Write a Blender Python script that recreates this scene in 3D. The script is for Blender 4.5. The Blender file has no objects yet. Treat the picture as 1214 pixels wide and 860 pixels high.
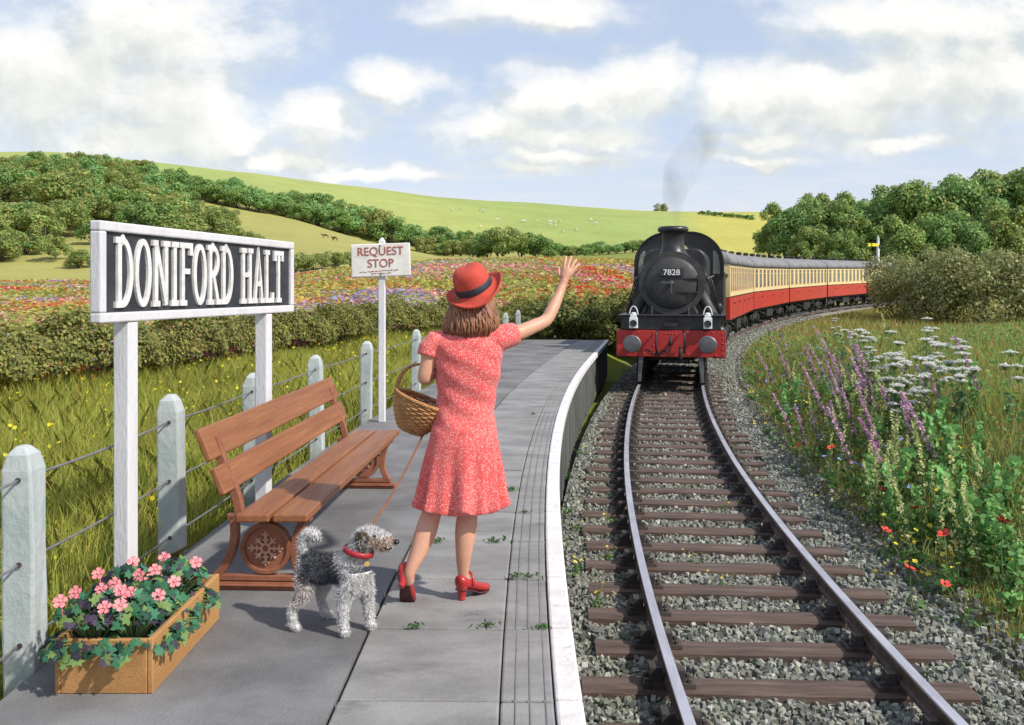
import bpy, bmesh, math, random
import numpy as np
from mathutils import Vector, Matrix, Quaternion
R = math.radians
scene = bpy.context.scene
COL = scene.collection
H = 1.57          # eye height above the platform (platform top is Z = 0)
FPX, CXP, HY = 1100.0, 607.0, 342.0   # focal length, axis and horizon of the photograph in its pixels

# ------------------------------------------------------------------ camera
cam = bpy.data.cameras.new('camera'); camo = bpy.data.objects.new('camera', cam); COL.objects.link(camo)
camo.location = (0, 0, H); camo.rotation_euler = (R(90), 0, 0)
cam.sensor_width = 36; cam.lens = FPX / 1214 * 36; cam.shift_y = -(430 - HY) / 1214
cam.clip_start = 0.05; cam.clip_end = 9000
scene.camera = camo

# ------------------------------------------------------------------ exposure
scene.view_settings.view_transform = 'Standard'; scene.view_settings.look = 'None'
scene.view_settings.gamma = 1; scene.view_settings.use_curve_mapping = False
scene.view_settings.exposure = 0.45
scene.cycles.use_denoising = True
scene.cycles.max_bounces = 6; scene.cycles.transparent_max_bounces = 12
scene.cycles.volume_step_rate = 2.0

# ------------------------------------------------------------------ sun and sky
SUN = Vector((0.70, -0.45, 0.76)).normalized()
sl = bpy.data.lights.new('sun', 'SUN'); so = bpy.data.objects.new('sun', sl); COL.objects.link(so)
sl.energy = 3.45; sl.angle = R(1.6); sl.color = (1.0, 0.95, 0.86)
so.rotation_euler = SUN.to_track_quat('Z', 'Y').to_euler()
so.location = (20, -10, 30)

world = bpy.data.worlds.new('World'); scene.world = world; world.use_nodes = True
wt = world.node_tree; wt.nodes.clear()

def N(nt, typ, ins=None, **kw):
    n = nt.nodes.new(typ)
    for k, v in kw.items(): setattr(n, k, v)
    for k, v in (ins or {}).items():
        if isinstance(v, bpy.types.NodeSocket): nt.links.new(v, n.inputs[k])
        else: n.inputs[k].default_value = v
    return n
def MATH(nt, op, a, b=0.0, c=0.0, clamp=False):
    return N(nt, 'ShaderNodeMath', {0: a, 1: b, 2: c}, operation=op, use_clamp=clamp).outputs[0]
def VMATH(nt, op, a, b=(0, 0, 0)):
    n = N(nt, 'ShaderNodeVectorMath', {0: a, 1: b}, operation=op)
    return n.outputs[1] if op in ('LENGTH', 'DISTANCE') else n.outputs[0]
def MIXC(nt, f, a, b, mode='MIX'):
    n = nt.nodes.new('ShaderNodeMix'); n.data_type = 'RGBA'; n.blend_type = mode
    for k, v in ((0, f), (6, a), (7, b)):
        if isinstance(v, bpy.types.NodeSocket): nt.links.new(v, n.inputs[k])
        elif k == 0: n.inputs[k].default_value = v
        else: n.inputs[k].default_value = (v[0], v[1], v[2], 1)
    return n.outputs[2]
def NOISE(nt, vec, scale, detail=4, rough=0.55, out='Fac'):
    return N(nt, 'ShaderNodeTexNoise', {'Vector': vec, 'Scale': scale, 'Detail': detail, 'Roughness': rough}).outputs[out]
def RAMP(nt, f, lo, hi):
    n = N(nt, 'ShaderNodeMapRange', {0: f, 1: lo, 2: hi, 3: 0.0, 4: 1.0}, interpolation_type='SMOOTHSTEP')
    return n.outputs[0]

# cumulus banks: bearing and height over the horizon (tangents), spread; the group returns how much cloud lies in a direction
BLOBS = [(60,95,150,85),(205,118,112,66),(165,165,140,36),(262,160,70,36),(372,142,56,36),(475,92,62,24),(455,98,40,22),(598,150,72,34),(655,118,66,36),
         (735,112,84,38),(770,88,50,34),(660,160,110,20),(655,184,82,13),(625,199,60,8),(880,120,70,36),(950,112,95,42),(1050,108,95,50),(1000,140,120,26),
         (1160,90,110,70),(1060,168,70,12),(905,168,80,11),(330,190,90,16),(160,40,160,60),(430,205,90,10),(900,187,60,9),(1120,20,180,40),(620,10,120,25)]
grp = bpy.data.node_groups.new('cloud_cover', 'ShaderNodeTree')
grp.interface.new_socket('Vector', in_out='INPUT', socket_type='NodeSocketVector')
grp.interface.new_socket('Cover', in_out='OUTPUT', socket_type='NodeSocketFloat')
gi = grp.nodes.new('NodeGroupInput'); go_ = grp.nodes.new('NodeGroupOutput')
acc = None
wv = VMATH(grp, 'ADD', gi.outputs[0], VMATH(grp, 'MULTIPLY', VMATH(grp, 'SUBTRACT', NOISE(grp, gi.outputs[0], 16, 3, .5, 'Color'), (.5, .5, .5)), (.07, .045, 0)))
for (bx, by, rx, ry) in BLOBS:
    d = VMATH(grp, 'MULTIPLY', VMATH(grp, 'SUBTRACT', wv, ((bx - CXP) / FPX, (HY - by) / FPX, 0)), (FPX / rx / 1.5, FPX / ry / 1.45, 0))
    e = MATH(grp, 'SUBTRACT', 1.0, VMATH(grp, 'LENGTH', d))
    acc = e if acc is None else N(grp, 'ShaderNodeMath', {0: acc, 1: e, 2: .15}, operation='SMOOTH_MAX').outputs[0]
nz = NOISE(grp, VMATH(grp, 'MULTIPLY', gi.outputs[0], (1, 1.5, 1)), 13, 8, .62)
acc = MATH(grp, 'ADD', acc, MATH(grp, 'MULTIPLY', MATH(grp, 'SUBTRACT', nz, .5), 1.25))
grp.links.new(RAMP(grp, acc, -0.12, 0.80), go_.inputs[0])

tc = wt.nodes.new('ShaderNodeTexCoord')
sep = N(wt, 'ShaderNodeSeparateXYZ', {0: tc.outputs['Generated']})
ya = MATH(wt, 'MAXIMUM', MATH(wt, 'ABSOLUTE', sep.outputs[1]), 0.08)
uv = N(wt, 'ShaderNodeCombineXYZ', {0: MATH(wt, 'DIVIDE', sep.outputs[0], ya), 1: MATH(wt, 'DIVIDE', sep.outputs[2], ya), 2: 0.0}).outputs[0]
def cover(v):
    g = wt.nodes.new('ShaderNodeGroup'); g.node_tree = grp; wt.links.new(v, g.inputs[0]); return g.outputs[0]
c0 = cover(uv); c1 = cover(VMATH(wt, 'ADD', uv, (0.016, 0.032, 0)))
sky = N(wt, 'ShaderNodeTexSky', sky_type='NISHITA', sun_disc=False)
sky.sun_elevation = math.asin(SUN.z); sky.sun_rotation = math.atan2(SUN.x, SUN.y); sky.dust_density = 0.6; sky.ozone_density = 2.0; sky.air_density = 1.0
SKY_STRENGTH = 0.12
skycol = MIXC(wt, .62, sky.outputs[0], (.48/SKY_STRENGTH, .54/SKY_STRENGTH, .67/SKY_STRENGTH))
vv = N(wt, 'ShaderNodeSeparateXYZ', {0: uv}).outputs[1]
streak = NOISE(wt, VMATH(wt, 'MULTIPLY', uv, (2.2, 15, 1)), 2.6, 6, .6)
veil = MATH(wt, 'MULTIPLY', RAMP(wt, streak, .42, .72), MATH(wt, 'SUBTRACT', 1.0, RAMP(wt, vv, .1, .27)), clamp=True)
lowhaze = MATH(wt, 'SUBTRACT', 1.0, RAMP(wt, vv, .0, .24))
k = 1.0 / SKY_STRENGTH
thin = MIXC(wt, MATH(wt, 'ADD', MATH(wt, 'MULTIPLY', veil, .5), MATH(wt, 'MULTIPLY', lowhaze, .5), clamp=True), skycol, (.61*k, .61*k, .655*k))
lit = RAMP(wt, MATH(wt, 'SUBTRACT', c0, MATH(wt, 'MULTIPLY', c1, .85)), -.05, .5)
body = MIXC(wt, RAMP(wt, NOISE(wt, uv, 26, 5, .6), .35, .7), (.54*k, .56*k, .525*k), (.68*k, .69*k, .655*k))
cloud = MIXC(wt, lit, body, (.79*k, .775*k, .735*k))
final = MIXC(wt, MATH(wt, 'MULTIPLY', c0, .93), thin, cloud)
bg = N(wt, 'ShaderNodeBackground', {'Color': final, 'Strength': SKY_STRENGTH})
wt.links.new(bg.outputs[0], N(wt, 'ShaderNodeOutputWorld').inputs[0])

# ------------------------------------------------------------------ helpers
def smooth(a, b, x):
    t = np.clip((np.asarray(x, float) - a) / (b - a), 0, 1); return t * t * (3 - 2 * t)

def tag(o, label=None, cat=None, group=None, kind=None):
    if label: o['label'] = label
    if cat: o['category'] = cat
    if group: o['group'] = group
    if kind: o['kind'] = kind
    return o
def empty(name, loc, rz=0, label=None, cat=None, group=None):
    o = bpy.data.objects.new(name, None); COL.objects.link(o); o.empty_display_size = .1
    o.location = loc; o.rotation_euler = (0, 0, rz)
    return tag(o, label, cat, group)
def link(name, me, parent=None):
    o = bpy.data.objects.new(name, me); COL.objects.link(o)
    if parent: o.parent = parent
    return o
def copy_tree(o, parent=None):
    c = o.copy(); COL.objects.link(c)
    if parent: c.parent = parent
    for ch in list(KIDS.get(o.name, [])):
        copy_kid = copy_tree(ch, c); KIDS.setdefault(c.name, []).append(copy_kid)
    return c
KIDS = {}
def kid(parent, o):
    KIDS.setdefault(parent.name, []).append(o); return o

class MB:
    """collects shapes; build() links them as one mesh object"""
    def __init__(s): s.v = []; s.f = []; s.m = []; s.M = Matrix(); s.mi = 0; s.sm = []; s.smooth = False
    def add(s, vs, fs):
        b = len(s.v); s.v += [tuple(s.M @ Vector(v)) for v in vs]
        for f in fs: s.f.append([i + b for i in f]); s.m.append(s.mi); s.sm.append(s.smooth)
    def box(s, c, d, rot=None):
        x, y, z = d[0] / 2, d[1] / 2, d[2] / 2
        vs = [Vector(p) for p in ((-x,-y,-z),(x,-y,-z),(x,y,-z),(-x,y,-z),(-x,-y,z),(x,-y,z),(x,y,z),(-x,y,z))]
        if rot is not None: vs = [rot @ v for v in vs]
        s.add([v + Vector(c) for v in vs], [(0,3,2,1),(4,5,6,7),(0,1,5,4),(1,2,6,5),(2,3,7,6),(3,0,4,7)])
    def hexa(s, b, t):      # 4 bottom and 4 top corners, counter-clockwise from above
        s.add(list(b) + list(t), [(0,3,2,1),(4,5,6,7),(0,1,5,4),(1,2,6,5),(2,3,7,6),(3,0,4,7)])
    def bar(s, a, b, w, h, up=(0,0,1)):
        a, b = Vector(a), Vector(b); d = (b - a).normalized(); sd = d.cross(Vector(up))
        if sd.length < 1e-5: sd = d.cross(Vector((1,0,0)))
        sd.normalize(); u = sd.cross(d); p = sd * w / 2; q = u * h / 2
        s.add([a-p-q, a+p-q, a+p+q, a-p+q, b-p-q, b+p-q, b+p+q, b-p+q], [(0,1,2,3),(7,6,5,4),(0,4,5,1),(1,5,6,2),(2,6,7,3),(3,7,4,0)])
    def loft(s, rings, cap=True, closed=True):
        n = len(rings[0]); vs = [p for r in rings for p in r]; fs = []
        for i in range(len(rings) - 1):
            for j in range(n if closed else n - 1):
                k2 = (j + 1) % n; fs.append((i*n+j, i*n+k2, (i+1)*n+k2, (i+1)*n+j))
        if cap and closed: fs.append(tuple(range(n))[::-1]); fs.append(tuple(range((len(rings)-1)*n, len(rings)*n)))
        s.add(vs, fs)
    def tube(s, pts, r, n=8, cap=True, flat=1.0):
        pts = [Vector(p) for p in pts]; m = len(pts); rs = r if hasattr(r, '__len__') else [r] * m
        t0 = (pts[1] - pts[0]).normalized(); u = t0.orthogonal().normalized(); rings = []
        for i in range(m):
            t = (pts[min(i+1, m-1)] - pts[max(i-1, 0)])
            if t.length < 1e-9: t = t0
            t = t.normalized(); u = (u - t * u.dot(t))
            u = u.normalized() if u.length > 1e-6 else t.orthogonal().normalized()
            w = t.cross(u)
            rings.append([pts[i] + (u * math.cos(6.28318*j/n) + w * math.sin(6.28318*j/n) * flat) * rs[i] for j in range(n)])
        s.loft(rings, cap)
    def lathe(s, prof, n=24, M=None, cap=True):
        M = M or Matrix()
        s.loft([[M @ Vector((r*math.cos(6.28318*j/n), r*math.sin(6.28318*j/n), z)) for j in range(n)] for r, z in prof], cap)
    def prism(s, poly, M, depth):   # 2D polygon (ccw) in the local xy plane of M, extruded along its +z
        n = len(poly); vs = [M @ Vector((x, y, 0)) for x, y in poly] + [M @ Vector((x, y, depth)) for x, y in poly]
        s.add(vs, [tuple(range(n))[::-1], tuple(range(n, 2*n))] + [(i, (i+1) % n, n+(i+1) % n, n+i) for i in range(n)])
    def ball(s, c, r, n=10, m=7):
        rr = r if hasattr(r, '__len__') else (r, r, r)
        rings = []
        for i in range(m + 1):
            a = math.pi * i / m; q = max(math.sin(a), .02)
            rings.append([Vector(c) + Vector((rr[0]*q*math.cos(6.28318*j/n), rr[1]*q*math.sin(6.28318*j/n), -rr[2]*math.cos(a))) for j in range(n)])
        s.loft(rings)
    def mesh(s, name, mats):
        me = bpy.data.meshes.new(name); me.from_pydata(s.v, [], s.f)
        for m_ in (mats if isinstance(mats, (list, tuple)) else [mats]): me.materials.append(m_)
        me.polygons.foreach_set('material_index', s.m); me.polygons.foreach_set('use_smooth', s.sm)
        me.update(); return me
    def build(s, name, mats, parent=None, bevel=0, seg=1, auto=None):
        o = link(name, s.mesh(name, mats), parent)
        if bevel:
            b = o.modifiers.new('bevel', 'BEVEL'); b.width = bevel; b.segments = seg; b.limit_method = 'ANGLE'; b.angle_limit = R(40)
        return o

def np_mesh(name, V, k, mats, col=None, smooth_=False, parent=None, attr='col'):
    """V: (n*k,3) corners of n separate k-gons; col: (n,3) one colour a face"""
    V = np.asarray(V, np.float32).reshape(-1, 3); nv = len(V); n = nv // k
    me = bpy.data.meshes.new(name); me.vertices.add(nv); me.vertices.foreach_set('co', V.ravel())
    me.loops.add(nv); me.loops.foreach_set('vertex_index', np.arange(nv, dtype=np.int32))
    me.polygons.add(n); me.polygons.foreach_set('loop_start', np.arange(0, nv, k, dtype=np.int32))
    me.polygons.foreach_set('loop_total', np.full(n, k, dtype=np.int32))
    for m_ in (mats if isinstance(mats, (list, tuple)) else [mats]): me.materials.append(m_)
    if col is not None:
        a = me.attributes.new(attr, 'FLOAT_COLOR', 'POINT'); c = np.ones((nv, 4), np.float32)
        c[:, :3] = np.repeat(np.asarray(col, np.float32), k, axis=0); a.data.foreach_set('color', c.ravel())
    me.update(); me.validate()
    return me
def grid_mesh(name, P, mats, col=None, smooth_=True):
    """P: (rows, cols, 3)"""
    r, c = P.shape[:2]; V = P.reshape(-1, 3)
    idx = np.arange(r * c).reshape(r, c)
    F = np.stack([idx[:-1, :-1], idx[:-1, 1:], idx[1:, 1:], idx[1:, :-1]], -1).reshape(-1, 4)
    me = bpy.data.meshes.new(name); me.vertices.add(len(V)); me.vertices.foreach_set('co', V.astype(np.float32).ravel())
    n = len(F); me.loops.add(n * 4); me.loops.foreach_set('vertex_index', F.astype(np.int32).ravel())
    me.polygons.add(n); me.polygons.foreach_set('loop_start', np.arange(0, n * 4, 4, dtype=np.int32)); me.polygons.foreach_set('loop_total', np.full(n, 4, np.int32))
    me.polygons.foreach_set('use_smooth', np.full(n, smooth_, bool))
    me.materials.append(mats)
    if col is not None:
        a = me.attributes.new('col', 'FLOAT_COLOR', 'POINT'); cc = np.ones((len(V), 4), np.float32); cc[:, :3] = col.reshape(-1, 3); a.data.foreach_set('color', cc.ravel())
    me.update(); me.validate(); return me

def skin_mesh(name, V, E, mats, root=0, sub=2):
    """V: {key:(x,y,z,r)}; a continuous limbed body grown round the joints"""
    keys = list(V); me = bpy.data.meshes.new(name)
    me.from_pydata([V[k_][:3] for k_ in keys], [(keys.index(a), keys.index(b)) for a, b in E], [])
    o = bpy.data.objects.new(name, me); COL.objects.link(o)
    m_ = o.modifiers.new('skin', 'SKIN'); m_.use_smooth_shade = True; m_.branch_smoothing = .4
    sv = me.skin_vertices[0].data
    for i, k_ in enumerate(keys):
        r = V[k_][3]; sv[i].radius = (r, r) if not hasattr(r, '__len__') else r; sv[i].use_root = (i == root)
    s_ = o.modifiers.new('sub', 'SUBSURF'); s_.levels = sub; s_.render_levels = sub
    return bake(o, name, mats)
def bake(o, name, mats):
    dg = bpy.context.evaluated_depsgraph_get(); dg.update()
    me = bpy.data.meshes.new_from_object(o.evaluated_get(dg)); me.name = name
    bpy.data.objects.remove(o)
    me.materials.clear()
    for m_ in (mats if isinstance(mats, (list, tuple)) else [mats]): me.materials.append(m_)
    me.polygons.foreach_set('use_smooth', [True] * len(me.polygons)); me.update()
    return me
def mesh_verts(me):
    a = np.empty(len(me.vertices) * 3, np.float32); me.vertices.foreach_get('co', a); return a.reshape(-1, 3)
def text_mesh(body, size, depth, M, mats, name, sx=1.0, bold=0.0):
    cu = bpy.data.curves.new(name, 'FONT'); cu.body = body; cu.size = size; cu.extrude = depth; cu.align_x = 'CENTER'; cu.align_y = 'CENTER'; cu.offset = bold
    o = bpy.data.objects.new(name, cu); COL.objects.link(o)
    dg = bpy.context.evaluated_depsgraph_get(); dg.update()
    me = bpy.data.meshes.new_from_object(o.evaluated_get(dg)); me.name = name; bpy.data.objects.remove(o)
    me.transform(M @ Matrix.Diagonal((sx, 1, 1, 1))); me.materials.clear(); me.materials.append(mats); return me

# ------------------------------------------------------------------ materials
def mat(name, c1, c2=None, scale=6.0, rough=.6, bump=0.0, bscale=None, metal=0.0, lo=.35, hi=.65, stretch=(1,1,1), detail=6, c3=None, spec=None, coord='Object', c3r=(.52,.68), c3s=.37):
    m = bpy.data.materials.new(name); m.use_nodes = True; nt = m.node_tree; nt.nodes.clear()
    p = N(nt, 'ShaderNodeBsdfPrincipled', {'Roughness': rough, 'Metallic': metal})
    if spec is not None: p.inputs['Specular IOR Level'].default_value = spec
    tcn = nt.nodes.new('ShaderNodeTexCoord'); v = VMATH(nt, 'MULTIPLY', tcn.outputs[coord], stretch)
    if c2:
        f = RAMP(nt, NOISE(nt, v, scale, max(detail, 8), .66), lo, hi); c = MIXC(nt, f, c1, c2)
        if c3: c = MIXC(nt, RAMP(nt, NOISE(nt, v, scale * c3s, 9, .68), *c3r), c, c3)
        nt.links.new(c, p.inputs['Base Color'])
    else: p.inputs['Base Color'].default_value = (*c1, 1)
    rr = N(nt, 'ShaderNodeMapRange', {0: NOISE(nt, v, scale * 1.7, 6, .65), 1: .3, 2: .7, 3: max(.04, rough - .12), 4: min(1, rough + .15)}); nt.links.new(rr.outputs[0], p.inputs['Roughness'])
    if bump:
        b = N(nt, 'ShaderNodeBump', {'Strength': min(1, bump), 'Distance': .01, 'Height': NOISE(nt, v, bscale or scale * 3, 6, .65)})
        nt.links.new(b.outputs[0], p.inputs['Normal'])
    nt.links.new(p.outputs[0], N(nt, 'ShaderNodeOutputMaterial').inputs[0]); m['p'] = 1
    return m
def leaf_mat(name, rough=.55, trans=.3, spec=.25):
    m = bpy.data.materials.new(name); m.use_nodes = True; nt = m.node_tree; nt.nodes.clear()
    a = N(nt, 'ShaderNodeAttribute', attribute_name='col')
    p = N(nt, 'ShaderNodeBsdfPrincipled', {'Base Color': a.outputs['Color'], 'Roughness': rough, 'Specular IOR Level': spec})
    t = N(nt, 'ShaderNodeBsdfTranslucent', {'Color': a.outputs['Color']})
    mx = N(nt, 'ShaderNodeMixShader', {0: trans, 1: p.outputs[0], 2: t.outputs[0]})
    nt.links.new(mx.outputs[0], N(nt, 'ShaderNodeOutputMaterial').inputs[0]); return m
def attr_mat(name, rough=.9, nscale=3.0, amp=.35, bump=.3, bscale=40, spec=.1):
    m = bpy.data.materials.new(name); m.use_nodes = True; nt = m.node_tree; nt.nodes.clear()
    a = N(nt, 'ShaderNodeAttribute', attribute_name='col'); tcn = nt.nodes.new('ShaderNodeTexCoord')
    n1 = NOISE(nt, tcn.outputs['Object'], nscale, 8, .65); n2 = NOISE(nt, tcn.outputs['Object'], nscale * .02, 5, .6)
    n3 = NOISE(nt, tcn.outputs['Object'], nscale * .12, 8, .7); f = MATH(nt, 'ADD', MATH(nt, 'MULTIPLY', MATH(nt, 'ADD', MATH(nt, 'ADD', n1, n2), n3), amp), 1 - amp * 1.5)
    c = N(nt, 'ShaderNodeVectorMath', {0: a.outputs['Color']}, operation='SCALE'); nt.links.new(f, c.inputs['Scale'])
    p = N(nt, 'ShaderNodeBsdfPrincipled', {'Base Color': c.outputs[0], 'Roughness': rough, 'Specular IOR Level': spec})
    if bump:
        b = N(nt, 'ShaderNodeBump', {'Strength': bump, 'Distance': .02, 'Height': NOISE(nt, tcn.outputs['Object'], bscale, 6, .7)}); nt.links.new(b.outputs[0], p.inputs['Normal'])
    nt.links.new(p.outputs[0], N(nt, 'ShaderNodeOutputMaterial').inputs[0]); return m

LEAF = leaf_mat('leaf', .55, .38); PETAL = leaf_mat('petal', .6, .4, .15); GRASS = leaf_mat('grass_blade', .6, .42, .15)
BARK = mat('bark', (.10,.075,.05), (.19,.15,.11), 6, .9, .6, stretch=(1,1,.3))
# ------------------------------------------------------------------ the lie of the land
_cp = np.array([(0,1.78),(3,1.74),(5.9,1.75),(6.5,1.77),(7.3,1.81),(8.3,1.90),(9.6,2.02),(11.4,2.2),(14,2.52),(18,3.08),(22,3.77),(28,4.95),(34,6.5),(41,8.7),(50,12.1),(59.5,16.6),(69,22),(79,28.7),(95,41),(112,56)])
_ce = np.array([(0,.29),(3.86,.256),(5.03,.268),(6.44,.334),(7.96,.405),(9.76,.515),(12.5,.728),(15.3,1.05),(20.2,1.72),(28.3,2.95)])
_cf = np.array([(2,-2.0),(5.5,-1.975),(7.1,-1.98),(9.1,-1.92),(11.2,-1.79),(14.5,-1.45),(20,-.75),(27,.1),(28.3,.33)])
def _fit(p, deg, w=None):
    q = np.polyfit(p[:, 0], p[:, 1], deg, w=w); return q, np.polyder(q)
_qc = _fit(_cp, 6, 1 / (1 + _cp[:, 0] * .12)); _qe = _fit(_ce, 4); _qf = _fit(_cf, 4)
def trk(Y, d=0): return np.polyval(_qc[d], np.clip(Y, -3, 112))
def edge(Y, d=0): return np.polyval(_qe[d], np.clip(Y, -1, 29))
def fen(Y, d=0): return np.polyval(_qf[d], np.clip(Y, 1.5, 29))
def rise(Y): return np.interp(Y, [0, 13, 22, 28, 41, 50, 60, 69, 79, 100, 3000], [0, 0, .09, .12, .25, .38, .56, .76, .97, 1.3, 1.3])
def off(fn, Y, o, z=0.0):
    m = float(fn(Y, 1)); n = math.hypot(1, m); return Vector((float(fn(Y)) + o / n, Y - o * m / n, z))
RAIL_Z = -.84; YEND = 28.3
KX = [-3000,-600,-200,60,115,175,230,300,350,430,520,580,640,760,830,900,1000,1100,1400,4000]
KY130 = [338,338,338,338,337,335,334,332,329,319,311,309,309,311,316,319,321,323,325,325]
KY340 = [208,208,206,206,209,222,236,250,259,283,304,306,303,298,299,301,303,305,305,305]
KY650 = [200,200,200,200,204,208,213,219,225,231,241,246,249,257,258,259,262,264,264,264]
def wav(X, Y, s, a): return a * (np.sin(X / s + 1.3) * np.cos(Y / s * .8 + .4) + .5 * np.sin((X + Y) / s * 1.9))
def ground_z(X, Y):
    X = np.asarray(X, float); Y = np.asarray(Y, float)
    C = trk(Y); m = trk(Y, 1); t = (X - C) / np.sqrt(1 + m * m); ri = rise(Y); F = fen(Y)
    b = 1 - smooth(23, 44, Y)
    base = -1.06 + ri - .16 * (1 - smooth(1.45, 1.95, np.abs(t)))
    right = base + 1.12 * b * smooth(1.5, 4.6, t) + .25 * b * smooth(4, 9, t) + wav(X, Y, 1.1, .03) * smooth(1.6, 2.5, t) - .5 * (1 - b) * smooth(2, 6, t) * (1 - smooth(40, 60, Y))
    leftf = -.14 + wav(X, Y, 1.7, .02) - .02 * np.clip(F - X, 0, 8)
    leftp = np.where((X > F + .06) & (Y < YEND + .3), -1.24, leftf)
    lefta = base + (-.15 - base) * smooth(1.6, 3.8, -t)
    left = np.where(Y < YEND + .3, leftp, lefta)
    near = np.where(t > -1.5, right, left)
    x = CXP + FPX * X / np.maximum(Y, .5)
    def zz(tab, d): return H + (HY - np.interp(x, KX, tab)) * d / FPX
    z130, z340, z650 = zz(KY130, 130.), zz(KY340, 340.), zz(KY650, 650.)
    far = np.where(Y < 130, -.2 + (z130 + .2) * smooth(18, 150, Y) / smooth(18, 150, 130.),
          np.where(Y < 340, z130 + (z340 - z130) * (Y - 130) / 210,
          np.where(Y < 650, z340 + (z650 - z340) * np.sin((Y - 340) / 310 * 1.5708) ** .9,
                   z650 - (Y - 650) * .05)))
    far = far + wav(X, Y, 23, .35) * smooth(110, 260, Y)
    w = smooth(16, 60, Y) * np.maximum(smooth(3, 26, -t), smooth(100, 130, Y))
    w = np.where(t > 0, smooth(95, 150, Y), w)
    return near * (1 - w) + np.maximum(far, -30) * w
def gz(X, Y): return float(ground_z(np.array([X]), np.array([Y]))[0])
_D = np.geomspace(2, 900, 1500)
def drop(px, py, dmin=2.0, lift=0.0):
    """the point of the ground seen in that direction from the eye"""
    u = (px - CXP) / FPX; v = (HY - py) / FPX
    z = ground_z(u * _D, _D) + lift; ok = np.where((z >= H + v * _D) & (_D >= dmin))[0]
    d = _D[ok[0]] if len(ok) else 650.
    return Vector((u * d, d, gz(u * d, d)))
def at(px, d, z=None):
    X = (px - CXP) / FPX * d; return Vector((X, d, gz(X, d) if z is None else z))

cols = np.unique(np.concatenate([np.linspace(-6000, -1200, 24), np.linspace(-1200, -50, 60), np.arange(-50, 1265, 8), np.linspace(1265, 2400, 60), np.linspace(2400, 7000, 24)]))
deps = np.concatenate([np.geomspace(.6, 60, 210), np.geomspace(61, 900, 130), np.array([1100, 1500, 2200, 3400, 5000])])
GX = (cols[None, :] - CXP) / FPX * deps[:, None]; GY = np.repeat(deps[:, None], len(cols), 1)
GZ = ground_z(GX, GY)
rng = np.random.default_rng(3)
def zone_colour(X, Y):
    x = CXP + FPX * X / Y; t = (X - trk(Y)) / np.sqrt(1 + trk(Y, 1) ** 2)
    c = np.empty(X.shape + (3,)); c[:] = (.17, .19, .035)
    def put(mask, colour): c[mask] = colour
    put((Y > 20) & (Y <= 130) & (t < -3), (.15, .155, .045))
    n = np.sin(X * .09 + 1) + np.sin(Y * .04 + X * .03)
    put((Y > 130) & (Y <= 345), (.34, .32, .10))
    put((Y > 345), (.34, .38, .115))
    fk = smooth(-.4, .9, np.sin(x * .013 + Y * .012))[..., None]; c[:] = np.where((Y > 345)[..., None], c * (1 - fk) + np.array((.30, .36, .11)) * fk, c)
    fk = (smooth(790, 850, x) * smooth(290, 340, Y) * (1 - smooth(480, 560, Y)))[..., None]; c[:] = c * (1 - fk) + np.array((.44, .40, .10)) * fk
    put((Y > 130) & (Y < 300) & (x > 560) & (x < 860), (.22, .25, .06))
    put((t > 1.2) & (Y < 110), (.13, .10, .04))
    put((t > 2.6) & (Y < 110), (.13, .125, .04))
    put((np.abs(t) <= 1.7) & (Y < 112), (.09, .08, .07))
    return c
GROUND = attr_mat('meadow_ground', .95, 2.2, .42, .5, 30)
gnd = link('ground', grid_mesh('ground', np.stack([GX, GY, GZ], -1), GROUND, zone_colour(GX, GY)))
tag(gnd, kind='structure')
bk = MB(); bk.add([(-60,-60,-1.1),(60,-60,-1.1),(60,.6,-1.1),(-60,.6,-1.1)], [(0,1,2,3)])
tag(bk.build('ground', mat('rear_ground', (.13,.14,.04), (.1,.11,.035), 2, .95)), kind='structure')

# ------------------------------------------------------------------ platform
TARMAC = mat('tarmac', (.125,.12,.12), (.25,.242,.24), 1.1, .93, .6, 70, lo=.3, hi=.72, c3=(.165,.155,.16), detail=12, spec=.2)
FLAG = mat('flagstone', (.19,.182,.175), (.32,.307,.295), 1.5, .9, .6, 55, lo=.3, hi=.7, stretch=(1,1.8,1), c3=(.145,.138,.135), c3r=(.55,.75), c3s=1.3, detail=12, spec=.25)
COPING = mat('coping_white', (.70,.665,.65), (.56,.525,.505), 5, .85, .5, 45, lo=.4, hi=.75, c3=(.30,.285,.27), c3r=(.60,.70), c3s=2.2)
WALL = mat('platform_wall', (.055,.056,.055), (.12,.12,.11), 3, .9, .5, 30, stretch=(1.5,1.5,.35), c3=(.075,.085,.05))
ys = np.concatenate([np.linspace(-1, 10, 70), np.linspace(10.2, YEND, 80)])
def strip(mb, o1, z1, o2, z2, f1=edge, f2=edge):
    rings = [[off(f1, y, o1, z1), off(f2, y, o2, z2)] for y in ys]
    mb.loft(rings, cap=False, closed=False)
SLABW = .93
p = MB(); strip(p, .07, -.5, .07, 0, fen, fen); strip(p, .07, 0, -SLABW, 0, fen, edge); strip(p, -SLABW, 0, -SLABW, -.10); strip(p, -SLABW, -.10, -.1, -.10)
e = YEND; p.add([off(fen, e, .07, 0), off(edge, e, -SLABW, 0), off(edge, e, -SLABW, -1.1), off(fen, e, .07, -1.1)], [(0,1,2,3)])
tag(p.build('platform', TARMAC), kind='structure')
rnd = random.Random(5)
joints = [4.27 + .745 * i for i in range(-7, 33)]
sb = MB(); cb = MB()
def edge_pt(o, Y, z): return off(edge, Y, o, z)
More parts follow.
